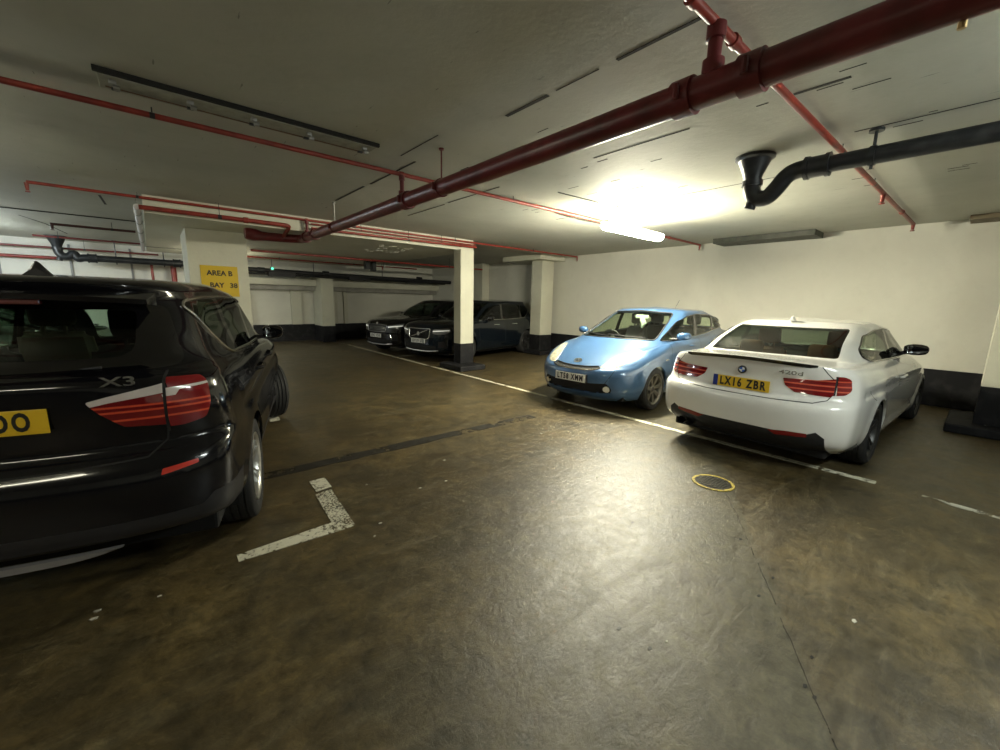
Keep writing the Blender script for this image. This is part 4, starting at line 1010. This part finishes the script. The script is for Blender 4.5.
    cut(bm, 'rear', [(.55, .665), (.555, .705), (.80, .715), (.80, .685)], 11, allow=(0, 7)) if False else None
    piece(bm, [0, 1], 'body', [paint, mat('shut_line', (.01, .01, .01), .8)], car)
    piece(bm, 13, 'rear_window_surround', gloss_m, car, 0, .004)
    glass = glass_mat('privacy_glass', (.10, .13, .11)); tree = bvh(bm)
    piece(bm, 2, 'rear_window', glass_mat('rear_privacy_glass', (.50, .60, .55)), car, flange=.004); piece(bm, 4, 'windscreen', glass_mat('screen_glass', (.80, .88, .80)), car, flange=.004)
    pieces(bm, 3, 'side_window', glass, car, flange=.004); pieces(bm, 8, 'door_pillar', gloss_m, car); pieces(bm, 14, 'door_pillar', gloss_m, car)
    strip_m = mat('lamp_silver_strip', (.62, .56, .54), .2, coat=1)
    pieces(bm, [5, 6, 10, 12], 'tail_light', [mat('outer_lens', (.20, .008, .010), .1, coat=1), mat('inner_lens', (.16, .007, .009), .1, coat=1), mat('tube_lens', (.62, .07, .03), .15, coat=1), strip_m], car, .005, .03)
    piece(bm, 7, 'bumper_cladding', trimm, car, .002, .02)
    pieces(bm, 11, 'reflector', mat('reflector_red', (.62, .03, .015), .25, coat=1), car, .004)
    lining(bm, car, lining_m, .12, 3.6, .5)
    P = rounded(DLO, .03, 3)
    for s in (1, -1):
        trim('window_trim', tree, 'side', P, .010, mat('brushed_trim', (.62, .62, .58), .25, 1.), car, s, closed=True)
        for k, x in enumerate(wx):
            wheel_well(car, x, s, Ra, .86, .56, zw)
            make_wheel(car, x, s*.815, .365, .235, .24, s, 5, 'v', alloy_m, 24 if k else 0, .5)
    # silver skid strip under the bumper
    bm = bmesh.new(); rings = []
    for t in np.linspace(-1, 1, 33):
        y = t*.43; x = .035+.05*abs(t)**4; w_ = .016*(1-abs(t)**4)+.002; z = .348
        rings.append([bm.verts.new((x, y, z+w_)), bm.verts.new((x+.03, y, z+w_)), bm.verts.new((x+.03, y, z-w_)), bm.verts.new((x+.012, y, z-w_))])
    for A_, B_ in zip(rings[:-1], rings[1:]):
        for j in range(4): bm.faces.new((A_[j], A_[(j+1) % 4], B_[(j+1) % 4], B_[j]))
    bm.faces.new(rings[0]); bm.faces.new(rings[-1]); from_bm('skid_strip', bm, mat('satin_silver', (.50, .50, .52), .35, .6), car, True, 40)
    plate(car, plate_spot(tree, 'rear', 1.022), (0, -1, 0), (0, 0, 1), 'SV12 NDO', plate_y, False, tw=.405)
    # plate frame crease
    roundel(car, (.072, 0, 1.12), (0, -1, 0), (.02, 0, 1), .041)
    text_mesh('model_lettering', 'X3', .062, chrome_m, car, frame_mtx((.080, -.505, 1.178), (.03, -1, 0), (.05, 0, 1)), .003, .001, .13)
    fin(car, .66, 1.668, plastic_m, .19, .075, .055, -.05)
    # roof spoiler lip and high brake light
    bm = bmesh.new(); rings = []
    for t in np.linspace(-1, 1, 25):
        y = t*.60; x = .20+.10*abs(t)**3; z = 1.565-.02*t*t
        rings.append([bm.verts.new((x-.03, y, z+.012)), bm.verts.new((x+.12, y, z+.045)), bm.verts.new((x+.12, y, z-.02)), bm.verts.new((x-.02, y, z-.012))])
    for A_, B_ in zip(rings[:-1], rings[1:]):
        for j in range(4): bm.faces.new((A_[j], A_[(j+1) % 4], B_[(j+1) % 4], B_[j]))
    bm.faces.new(rings[0]); bm.faces.new(rings[-1]); from_bm('roof_spoiler', bm, paint, car, True, 40)
    bm = bmesh.new(); add_box(bm, (.196, -.24, 1.528), (.23, .24, 1.552), .006); from_bm('brake_light', bm, mat('brake_lens_dark', (.10, .008, .010), .3, coat=1), car)
    bm = bmesh.new(); add_tube(bm, [(.15, .02, 1.205), (.17, -.2, 1.215), (.19, -.42, 1.235)], [.012, .010, .006], 8); from_bm('rear_wiper', bm, plastic_m, car, True)
    for s in (1, -1):
        door_mirror(car, 2.88, s*.82, 1.20, s, gloss_m, .20, .16, .15)
        for x in (1.62, 2.55):
            bm = bmesh.new(); add_tube(bm, bend([(x, s*.905, .985), (x+.02, s*.95, .99), (x+.20, s*.95, .995), (x+.23, s*.905, 1.0)], .02), .016, 8); from_bm('door_handle', bm, paint, car, True, 50)
    for y in (.38, -.38):
        make_seat(car, 1.95, y, .72, mat('beige_seat', (.36, .32, .22), .8), name='front_seat'); make_seat(car, 1.0, y, .70, seat_m, name='rear_seat', w=.55)
    steering(car, 2.75, -.38, 1.0)
    bm = bmesh.new(); add_box(bm, (2.95, -.70, .7), (3.5, .70, 1.05), .06); from_bm('dashboard', bm, lining_m, car)
    bm = bmesh.new(); add_box(bm, (.25, -.70, .60), (1.0, .70, 1.08), .02); from_bm('luggage_cover', bm, lining_m, car)
    underbody(car, LN, .78, .22, .34, .35)
    return car
black_suv()
# ------------------------------------------------------------------ blue hatchback facing the aisle
def blue_hatch():
    h = R(183.5); L0 = 4.45*1.045
    car = tag(empty('car', (4.70-math.cos(h)*L0, 3.88-math.sin(h)*L0, 0), h), 'light blue hatchback car with pale headlamps, parked facing the aisle beside the white coupe', 'car')
    car.scale = (1.045,)*3
    paint = mat('blue_paint', (.050, .120, .25), .34, metal=.3, coat=1)
    LN = 4.45; wx = (.86, 3.56); Ra = .335; zw = .315
    r = [
     ring(.20, 4.26, .40, .52, [(0, .66), (.6, .76), (1.5, .78), (3.6, .78), (4.0, .70)], [(0, .26), (.7, .22), (1.5, .20), (3.9, .19), (4.3, .17)]),
     ring(.08, 4.36, .36, .60, [(0, .74), (.5, .82), (1.5, .82), (3.5, .82), (4.0, .76)], [(0, .36), (.5, .31), (1.4, .27), (3.8, .26), (4.3, .235)], 3, 2.5),
     ring(.02, 4.42, .38, .64, [(0, .78), (.5, .845), (1.1, .855), (2, .84), (3.3, .845), (3.7, .86), (4.0, .80)], [(0, .48), (1, .45), (3.8, .42), (4.4, .36)], 3, 2.4),
     ring(.0, 4.45, .38, .68, [(0, .79), (.5, .85), (1.1, .862), (2, .85), (3.3, .858), (3.7, .865), (4.0, .80)], [(0, .60), (4, .56), (4.4, .50)], 3, 2.3),
     ring(.02, 4.44, .38, .70, [(0, .78), (.5, .85), (1.1, .862), (2, .855), (3.3, .86), (3.7, .862), (4.0, .79)], [(0, .72), (1, .70), (3.8, .66), (4.4, .59)], 3, 2.2),
     ring(.05, 4.39, .38, .72, [(0, .76), (.5, .84), (1.1, .858), (2, .855), (3.3, .86), (3.7, .855), (4.0, .77)], [(0, .86), (1, .82), (3.3, .80), (3.8, .73), (4.35, .635)], 3, 2.1),
     ring(.08, 4.33, .40, .74, [(0, .75), (.5, .825), (1.1, .845), (2, .845), (3.3, .85), (3.7, .825), (4.0, .74)], [(0, .98), (1, .93), (2, .905), (3.3, .86), (3.8, .79), (4.3, .665)], 2.8, 2.1, kf=.01),
     ring(.12, 4.14, .42, .70, [(0, .72), (.6, .79), (1.1, .805), (2, .81), (3.2, .815), (3.6, .76), (3.9, .68)], [(0, 1.05), (1, 1.00), (2, .965), (3.2, .925), (3.7, .86), (4.15, .735)], 2.6, 2.1, kf=.03),
     ring(.22, 3.80, .44, .62, [(0, .68), (.6, .76), (1.1, .775), (2, .785), (3.1, .78), (3.5, .70)], [(0, 1.09), (1, 1.03), (2, .985), (3.1, .955), (3.8, .865)], 2.6, 2.1, kf=.035),
     ring(.34, 3.52, .46, .54, [(0, .64), (.8, .735), (2, .765), (3.0, .75), (3.3, .70)], [(0, 1.13), (1, 1.06), (2, 1.0), (3.1, .985), (3.5, .97)], 2.6, 2.1, kf=.03),
     ring(.52, 2.98, .44, .46, [(0, .62), (1, .70), (2, .715), (2.8, .70)], [(0, 1.30), (.9, 1.27), (2, 1.21), (3.0, 1.18)], 2.6, 2.1, kf=.03),
     ring(.86, 2.48, .40, .38, [(1, .56), (1.6, .625), (2.2, .63), (2.5, .60)], [(.8, 1.375), (1.2, 1.405), (1.6, 1.405), (2.2, 1.41), (2.6, 1.385)], 2.6, 2.3, kf=.02),
     ring(.94, 2.40, .38, .36, [(1, .50), (1.6, .565), (2.2, .57), (2.5, .55)], [(.8, 1.41), (1.2, 1.44), (1.6, 1.435), (2.2, 1.44), (2.5, 1.41)], 2.6, 2.3, kf=.015),
    ]
    r.append(centre_ring(r[-1], [(.8, 1.435), (1.2, 1.465), (1.7, 1.483), (2.0, 1.485), (2.45, 1.44)]))
    def extra(x, y, z):
        if y > .5 and 1.2 < x < 3.2: y -= .012*math.exp(-((z-.40)/.05)**2)
        if x > 3.7 and .665 < z+.18*(4.35-x)*0 < .69 and y < .5: pass
        return x, y, z
    bm = skin(r, .034, .028, arch_sculpt(wx, Ra, zw, .012, extra))
    cut(bm, 'front', rounded([(.64, .99), (.52, 1.385), (0, 1.415), (-.52, 1.385), (-.64, .99), (-.4, .995), (0, 1.0), (.4, .995)], .035), 4, mirror=False, nmin=.15, xr=(2.2, 3.7))
    cut(bm, 'rear', rounded([(.55, 1.12), (.50, 1.33), (-.50, 1.33), (-.55, 1.12)], .04), 2, mirror=False, nmin=.1, xr=(.2, 1.4))
    DLO = [(3.20, .985), (2.92, 1.10), (2.56, 1.255), (2.26, 1.335), (1.85, 1.372), (1.35, 1.362), (.90, 1.31), (.56, 1.20), (.80, 1.13), (1.6, 1.045), (2.5, 1.0)]
    cut(bm, 'side', rounded(DLO, .03), 3)
    cut(bm, 'side', [(2.90, .97), (2.86, .97), (2.84, 1.24), (2.90, 1.24)], 8, allow=(3,))
    cut(bm, 'side', [(1.96, .98), (1.90, 1.42), (1.98, 1.42), (2.05, .98)], 14, allow=(3,))
    cut(bm, 'side', [(1.20, .98), (1.12, 1.42), (1.16, 1.42), (1.26, .98)], 15, allow=(3,))
    cut(bm, 'side', circle(wx[0], zw, Ra), 9); cut(bm, 'side', circle(wx[1], zw, Ra), 9)
    # headlamps: tall swept triangles
    cut(bm, 'front', rounded([(.385, .645), (.45, .765), (.54, .835), (.62, .870), (.69, .868), (.70, .80), (.66, .715), (.60, .66), (.50, .638)], .02), 5, nmin=.05, xr=(3.4, 4.6))
    # slim grille, lower intake, fog lamps
    cut(bm, 'front', [(.40, .640), (.30, .618), (0, .608), (-.30, .618), (-.40, .640), (-.36, .665), (-.2, .650), (0, .645), (.2, .650), (.36, .665)], 6, mirror=False)
    cut(bm, 'front', rounded([(.52, .44), (.30, .425), (-.30, .425), (-.52, .44), (-.58, .36), (-.56, .305), (-.30, .285), (.30, .285), (.56, .305), (.58, .36)], .02), 7, mirror=False)
    cut(bm, 'front', circle(.515, .355, .042, 18), 11, allow=(0, 7))
    seam(bm, 'front', [(.50, .44), (.56, .54), (.60, .64)], .006, 1)
    seam(bm, 'top', [(3.35, .74), (3.75, .70), (4.12, .55), (4.32, .37)], .006, 1, nmin=.3)
    seam(bm, 'front', [(.385, .668), (.2, .652), (0, .647), (-.2, .652), (-.385, .668)], .006, 1, mirror=False)
    seam(bm, 'side', [(3.08, 1.0), (3.10, .75), (3.02, .40), (2.96, .27)], .006, 1)
    seam(bm, 'side', [(1.98, 1.0), (1.98, .45), (1.95, .27)], .006, 1); seam(bm, 'side', [(1.98, .27), (2.96, .27)], .005, 1)
    seam(bm, 'side', [(1.22, 1.02), (1.26, .72), (1.36, .40)], .006, 1)
    cut(bm, 42, rounded([(.46, .62), (.46, 1.02), (.66, 1.04), (.72, .80), (.70, .62)], .03), 10, nmin=.1, xr=(-.1, .7))
    piece(bm, [0, 1], 'body', [paint, mat('shut_line', (.01, .01, .01), .8)], car)
    glass = glass_mat('light_glass', (.82, .90, .78)); tree = bvh(bm)
    piece(bm, 4, 'windscreen', glass, car, flange=.004); piece(bm, 2, 'rear_window', glass, car, flange=.004)
    pieces(bm, 3, 'side_window', glass_mat('green_side_glass', (.66, .74, .60)), car, flange=.004); [pieces(bm, k, 'door_pillar', gloss_m, car) for k in (8, 14, 15)]
    pieces(bm, 5, 'headlight', head_l, car, .004, .03); piece(bm, 6, 'grille', mesh_m, car, -.012, .02)
    piece(bm, 7, 'lower_intake', mesh_m, car, -.03, -.03); pieces(bm, 11, 'fog_light', mat('fog_lens', (.6, .58, .5), .15, coat=1), car, .002, .03)
    pieces(bm, 10, 'tail_light', red_l, car, .003, .02)
    lining(bm, car, lining_m, .5, 3.35, .45)
    P = rounded(DLO, .03, 3)
    for s in (1, -1):
        trim('window_trim', tree, 'side', P, .009, gloss_m, car, s, closed=True)
        for k, x in enumerate(wx):
            wheel_well(car, x, s, Ra, .76, .50, zw)
            make_wheel(car, x, s*.755, .315, .215, .20, s, 7, 'wide', mat('hatch_alloy', (.15, .145, .125), .35, .8), 0, .2)
    trim('windscreen_trim', tree, 'front', rounded([(.64, .99), (.52, 1.385), (0, 1.415), (-.52, 1.385), (-.64, .99), (-.4, .995), (0, 1.0), (.4, .995)], .035), .010, plastic_m, car, closed=True)
    trim('grille_chrome', tree, 'front', [(.40, .634), (.30, .612), (.15, .604), (0, .602), (-.15, .604), (-.30, .612), (-.40, .634)], .010, chrome_m, car)
    # oval badge
    p = on_skin(tree, 'front', [(0, .70)], .003)[0]; fm = frame_mtx(p, (0, 1, 0), (-.75, 0, .5)); bm = bmesh.new()
    for (a, b_) in ((.062, .042), (.020, .038), (.044, .018)):
        dy = 0 if a != .044 else .012
        add_tube(bm, [(a*math.cos(t), b_*math.sin(t)+dy, .004) for t in np.linspace(0, 2*math.pi, 25)], .0055, 6, False)
    o = from_bm('badge', bm, chrome_m, car, True, 50); o.matrix_local = fm
    plate(car, (4.462, 0, .482), (0, 1, 0), (.0, 0, 1), 'LT58 XMM', plate_w, False)
    bm = bmesh.new(); add_box(bm, (4.40, -.27, .425), (4.461, .27, .54), .004); from_bm('plate_mount', bm, plastic_m, car)
    for s in (1, -1):
        door_mirror(car, 2.88, s*.775, 1.05, s, paint, .18, .125, .15)
        for x in (1.42, 2.22):
            bm = bmesh.new(); add_tube(bm, bend([(x, s*.845, .875), (x+.02, s*.885, .88), (x+.18, s*.885, .885), (x+.2, s*.845, .885)], .02), .013, 8); from_bm('door_handle', bm, paint, car, True, 50)
    q = on_skin(tree, 'side', [(3.26, .72)], .002); bm = bmesh.new(); c = q[0]; add_box(bm, (c.x-.045, c.y-.006, c.z-.012), (c.x+.045, c.y+.008, c.z+.012), .006); from_bm('side_badge', bm, chrome_m, car)
    for (a, b_) in ((.52, -.05), (-.02, -.55)):   # wipers on the glass base
        P2 = on_skin(tree, 'front', dense([(a, 1.012), (b_, 1.035)], .05), .014); tube('wiper', P2, .008, plastic_m, car, 6)
    # aerial at the back of the roof
    tube('aerial', [(1.22, 0, 1.40), (.98, 0, 1.62)], .004, plastic_m, car, 6)
    for y in (.36, -.36):
        make_seat(car, 2.05, y, .54, seat_g, name='front_seat'); make_seat(car, 1.25, y, .54, seat_g, name='rear_seat')
    steering(car, 2.78, -.36, .92, .175)
    bm = bmesh.new(); add_box(bm, (2.85, -.68, .6), (3.35, .68, .955), .06); from_bm('dashboard', bm, seat_m, car)
    # pale cloth thing hanging by the screen
    bm = bmesh.new(); add_tube(bm, [(2.50, .02, 1.32), (2.5, .03, 1.26), (2.5, .06, 1.20), (2.5, .03, 1.12)], [.03, .045, .05, .015], 10); add_box(bm, (2.44, -.12, 1.28), (2.47, .12, 1.345), .01); from_bm('rear_view_mirror', bm, mat('pale_cloth', (.45, .5, .45), .8), car, True, 50)
    underbody(car, LN, .68, .18, .27, .3, 4.15)
    return car
hatch = blue_hatch()
def copy_tree(o, parent=None):
    c = o.copy(); C.objects.link(c); c.parent = parent
    for ch in o.children: copy_tree(ch, c)
    return c
# a pale car standing across the bays ahead of the black one, seen only through its windows
pale = copy_tree(hatch); pale.location = (-4.4, 8.15, 0); pale.rotation_euler = (0, 0, 0); pale.scale = (1.1, 1.1, 1.1)
pale['label'] = 'pale grey-green hatchback glimpsed through the rear window of the black car'
pg = mat('pale_green_paint', (.42, .50, .45), .3, metal=.2, coat=1)
for ch in list(pale.children)+[g for q in pale.children for g in q.children]:
    for sl in ch.material_slots:
        if sl.material and sl.material.name == 'blue_paint': sl.link = 'OBJECT'; sl.material = pg
# ------------------------------------------------------------------ two dark sport-utility cars in the far bays
def dark_suv(loc, h, label, paint, kind, k=1.):
    car = tag(empty('car', loc, h), label, 'car')
    car.scale = (k,)*3
    LN = 4.69; wx = (.98, 3.82) ; Ra = .40; zw = .365
    nose = [(0, .89), (4, .89)]
    r = [
     ring(.17, 4.54, .45, .50, [(0, .72), (.6, .82), (1.5, .86), (3.6, .86), (4.2, .82)], [(0, .34), (.7, .30), (1.5, .26), (4, .25)]),
     ring(.05, 4.64, .42, .52, [(0, .80), (.5, .885), (1.5, .895), (3.5, .895), (4.1, .88)], [(0, .42), (.5, .38), (1.4, .32), (4, .30)], 3.2, 2.8),
     ring(.01, 4.69, .42, .54, [(0, .84), (.5, .92), (1.1, .935), (2, .915), (3.4, .91), (3.9, .935), (4.2, .90)], [(0, .53), (1, .48), (4, .45)], 3.2, 2.7),
     ring(.00, 4.69, .44, .54, [(0, .85), (.5, .93), (1.1, .945), (2, .92), (3.4, .92), (3.9, .94), (4.2, .90)], [(0, .66), (4, .60)], 3.2, 2.7),
     ring(.03, 4.68, .44, .54, [(0, .85), (.5, .925), (1.1, .945), (2, .925), (3.4, .925), (3.9, .94), (4.2, .90)], [(0, .80), (1, .78), (4, .75)], 3.2, 2.7),
     ring(.06, 4.65, .44, .54, [(0, .84), (.5, .92), (1.1, .938), (2, .925), (3.4, .93), (3.9, .935), (4.2, .89)], [(0, .92), (1, .90), (4, .89)], 3.0, 2.7),
     ring(.08, 4.58, .46, .56, [(0, .82), (.5, .90), (1.1, .915), (2, .91), (3.4, .915), (3.9, .905), (4.2, .85)], [(0, 1.04), (1, 1.02), (3.5, .99), (4.5, .96)], 3.0, 2.6, kf=.015),
     ring(.09, 4.45, .48, .56, [(0, .80), (.5, .87), (1.1, .885), (2, .885), (3.4, .88), (3.9, .85), (4.2, .80)], [(0, 1.12), (1, 1.08), (3.4, 1.04), (4.5, .99)], 2.8, 2.5, kf=.025),
     ring(.13, 4.0, .50, .56, [(0, .76), (.5, .83), (1.1, .85), (2, .855), (3.4, .82), (3.9, .74)], [(0, 1.16), (1, 1.11), (3.4, 1.07), (4.1, 1.04)], 2.6, 2.4, kf=.03),
     ring(.20, 3.55, .50, .44, [(0, .72), (.5, .79), (1.1, .815), (2, .82), (3.2, .79), (3.6, .72)], [(0, 1.20), (1, 1.14), (3.4, 1.09), (3.6, 1.09)], 2.4, 2.2, kf=.03),
     ring(.34, 3.05, .48, .42, [(0, .66), (.7, .73), (1.5, .75), (2.5, .75), (3.0, .71)], [(0, 1.36), (4, 1.36)], 2.3, 2.2, kf=.03),
     ring(.50, 2.60, .46, .36, [(0, .60), (.9, .675), (1.5, .69), (2.3, .68), (2.7, .64)], [(0, 1.52), (2, 1.56), (2.7, 1.53)], 2.3, 2.4, kr=.015, kf=.02),
     ring(.45, 2.50, .48, .34, [(0, .56), (.9, .62), (1.5, .63), (2.3, .62), (2.7, .58)], [(0, 1.57), (.8, 1.60), (1.6, 1.61), (2.7, 1.575)], 2.3, 2.4, kr=.02, kf=.015),
    ]
    r.append(centre_ring(r[-1], [(.3, 1.60), (.9, 1.645), (1.7, 1.655), (2.5, 1.62)]))
    bm = skin(r, .05, .04, arch_sculpt(wx, Ra, zw, .014))
    cut(bm, 'front', rounded([(.68, 1.11), (.55, 1.535), (-.55, 1.535), (-.68, 1.11)], .04), 4, mirror=False, nmin=.15, xr=(2.4, 3.8))
    cut(bm, 'rear', rounded([(.62, 1.20), (.54, 1.50), (-.54, 1.50), (-.62, 1.20)], .04), 2, mirror=False, nmin=.15, xr=(-.1, .8))
    DLO = [(3.25, 1.08), (2.80, 1.37), (2.50, 1.475), (2.0, 1.52), (1.3, 1.515), (.80, 1.47), (.62, 1.40), (.78, 1.24), (1.0, 1.12), (1.9, 1.09)] if kind == 'slim' else \
          [(3.25, 1.08), (2.80, 1.37), (2.50, 1.475), (2.0, 1.52), (1.2, 1.515), (.78, 1.45), (.70, 1.20), (.82, 1.13), (1.9, 1.09)]
    cut(bm, 'side', rounded(DLO, .03), 3)
    cut(bm, 'side', [(2.12, 1.05), (2.08, 1.55), (2.16, 1.55), (2.22, 1.05)], 8, allow=(3,))
    cut(bm, 'side', [(1.15, 1.05), (1.08, 1.55), (1.15, 1.55), (1.25, 1.05)], 14, allow=(3,))
    cut(bm, 'side', circle(wx[0], zw, Ra), 9); cut(bm, 'side', circle(wx[1], zw, Ra), 9)
    if kind == 'slim':      # upright slatted grille, lamp with a hammer-shaped light bar
        cut(bm, 'front', rounded([(.36, .66), (.38, .86), (-.38, .86), (-.36, .66), (-.30, .62), (.30, .62)], .03), 6, mirror=False)
        cut(bm, 'front', rounded([(.46, .76), (.48, .865), (.84, .90), (.86, .82), (.80, .76), (.60, .74)], .015), 5, nmin=.05, xr=(3.9, 4.8))
        cut(bm, 'front', [(.46, .805), (.84, .835), (.84, .858), (.46, .828)], 12, allow=(5,), nmin=.05)
        cut(bm, 'front', rounded([(.62, .40), (.62, .56), (.78, .58), (.82, .42)], .02), 7)
    else:                   # wide low grille, swept lamps
        cut(bm, 'front', rounded([(.40, .70), (.44, .85), (.2, .875), (-.2, .875), (-.44, .85), (-.40, .70), (-.2, .68), (.2, .68)], .03), 6, mirror=False)
        cut(bm, 'front', rounded([(.50, .78), (.49, .86), (.70, .895), (.86, .93), (.865, .86), (.78, .80)], .015), 5, nmin=.05, xr=(3.7, 4.8))
        cut(bm, 'front', [(.49, .80), (.86, .85), (.86, .875), (.49, .83)], 12, allow=(5,), nmin=.05)
        cut(bm, 'front', rounded([(.60, .42), (.62, .60), (.76, .62), (.80, .44)], .02), 7)
    cut(bm, 'front', [(.58, .30), (.55, .46), (-.55, .46), (-.58, .30)], 7, mirror=False)
    seam(bm, 'side', [(2.14, 1.09), (2.12, .75), (2.1, .40)], .007, 1); seam(bm, 'side', [(3.30, 1.06), (3.34, .85), (3.26, .40)], .007, 1)
    seam(bm, 'side', [(1.15, 1.10), (1.18, .9), (1.42, .42)], .007, 1)
    seam(bm, 'top', [(3.5, .80), (4.1, .74), (4.45, .60)], .007, 1, nmin=.3)
    cut(bm, 40, rounded([(.50, .85), (.50, 1.08), (.74, 1.1), (.78, .95), (.74, .85)], .02), 10, xr=(-.1, .6))
    piece(bm, [0, 1], 'body', [paint, mat('shut_line', (.01, .01, .01), .8)], car); tree = bvh(bm)
    g = glass_mat('suv_glass', (.14, .18, .16))
    piece(bm, 4, 'windscreen', glass_mat('suv_screen', (.40, .46, .40)), car, flange=.004); piece(bm, 2, 'rear_window', g, car, flange=.004)
    pieces(bm, 3, 'side_window', g, car, flange=.004); pieces(bm, 8, 'door_pillar', gloss_m, car); pieces(bm, 14, 'door_pillar', gloss_m, car)
    pieces(bm, [5, 12], 'headlight', [mat('smoked_lamp', (.10, .10, .10), .1, coat=1), mat('lamp_bar', (.8, .8, .76), .2, emit=(1, 1, .9), es=.12)], car, .003, .02)
    gr = piece(bm, 6, 'grille', mesh_m, car, -.015, -.02)
    piece(bm, 7, 'lower_intake', mesh_m, car, -.01, .01); pieces(bm, 10, 'tail_light', red_d, car, .003)
    lining(bm, car, lining_m, .3, 3.5, .5)
    if kind == 'slim':
        trim('grille_surround', tree, 'front', rounded([(.37, .65), (.39, .87), (-.39, .87), (-.37, .65), (-.30, .61), (.30, .61)], .03), .012, chrome_m, car, closed=True)
        for y in np.linspace(-.33, .33, 15): trim('grille_slat', tree, 'front', [(y, .64), (y, .85)], .006, gloss_m, gr, off=-.004)
        trim('grille_bar', tree, 'front', [(-.3, .65), (.3, .84)], .009, chrome_m, gr)
        p = on_skin(tree, 'front', [(0, .745)], .01)[0]; bm2 = bmesh.new(); add_tube(bm2, [p, p+Vector((.01, 0, 0))], .05, 20); from_bm('badge', bm2, chrome_m, car, True, 40)
    else:
        trim('grille_surround', tree, 'front', rounded([(.41, .69), (.45, .86), (.2, .885), (-.2, .885), (-.45, .86), (-.41, .69), (-.2, .67), (.2, .67)], .03), .014, mat('grille_steel', (.35, .36, .42), .2, .9), car, closed=True)
        for z in (.73, .77, .81): trim('grille_slat', tree, 'front', [(-.38, z), (0, z), (.38, z)], .007, MATS['grille_steel'], gr, off=-.004)
        p = on_skin(tree, 'front', [(0, .91)], .004)[0]; bm2 = bmesh.new(); add_tube(bm2, [p, p+Vector((.008, 0, .002))], .045, 20); from_bm('badge', bm2, chrome_m, car, True, 40)
        trim('bumper_strip', tree, 'front', [(.56, .62), (.62, .50), (.60, .46)], .012, chrome_m, car)
    trim('lower_chrome', tree, 'front', [(-.60, .33), (-.3, .30), (0, .295), (.3, .30), (.60, .33)], .014, mat('satin_silver', (.50, .50, .52), .35, .6), car)
    sill = [(3.25, 1.075), (1.9, 1.085), (1.0, 1.115), (.80, 1.22), (.63, 1.38)]
    for s in (1, -1):
        trim('window_trim', tree, 'side', sill, .012, MATS['brushed_trim'], car, s)
        for k, x in enumerate(wx):
            wheel_well(car, x, s, Ra, .86, .56, zw)
            make_wheel(car, x, s*.815, .365, .235, .24, s, 5, 'wide', dark_alloy_m if kind == 'slim' else alloy_m, 0, .3)
        door_mirror(car, 2.92, s*.83, 1.13, s, gloss_m, .18, .15, .15)
        for x in (1.55, 2.45):
            bm2 = bmesh.new(); add_tube(bm2, bend([(x, s*.905, .945), (x+.02, s*.95, .95), (x+.20, s*.95, .95), (x+.23, s*.905, .95)], .02), .014, 8); from_bm('door_handle', bm2, paint if kind != 'slim' else chrome_m, car, True, 50)
    plate(car, (4.708, 0, .56), (0, 1, 0), (0, 0, 1), 'OV19 UEJ' if kind == 'slim' else 'KP67 VDX', plate_w, False)
    for y in (.38, -.38): make_seat(car, 2.0, y, .64, seat_m, name='front_seat'); make_seat(car, 1.1, y, .64, seat_m, name='rear_seat')
    steering(car, 2.75, -.38, 1.0)
    bm2 = bmesh.new(); add_box(bm2, (2.9, -.70, .7), (3.45, .70, 1.03), .06); from_bm('dashboard', bm2, lining_m, car)
    underbody(car, LN, .78, .2, .32, .35)
    return car
def place_front(x, y, deg, k=.955): h = R(deg); return (x-math.cos(h)*4.69*k, y-math.sin(h)*4.69*k, 0), h
(l, h) = place_front(5.2, 9.38, 193, 1.)
dark_suv(l, h, 'blue-black sport-utility car with an upright slatted grille, behind the slender white pillar', mat('blue_black_paint', (.005, .008, .012), .15, coat=.4, spec=.35), 'slim')
(l, h) = place_front(4.98, 11.5, 192, .985)
dark_suv(l, h, 'black sport-utility car with a wide grille in the far bay, farthest from the blue hatchback', mat('far_black_paint', (.005, .005, .006), .14, coat=.4, spec=.35), 'wide', .985)
# ------------------------------------------------------------------ further lamps out of view, some added only as fill
lamp(3.35, -1.4, 2.70, label='fluorescent lamp just past the right end of the thick red main', power=30., col=(.88, .96, .92))
lamp(-2.6, .2, 2.70, label='unseen lamp added as dim fill to the left of the black car', power=12.)  # added fill lamp, kept weak and outside the view
lamp(-2.5, 5.4, 2.70, label='fluorescent lamp above the black car bonnet', power=22.)
lamp(1.5, 13.4, 2.45, L_=1.15, label='unseen lamp added behind the wide white pillar to light the far bays', power=13., zc=2.75)  # added to brighten the far bays, placed where the pillar hides it
lamp(-3.4, 13.0, 2.62, label='fluorescent lamp over the far left bays', power=70., col=(.85, .95, 1.0))
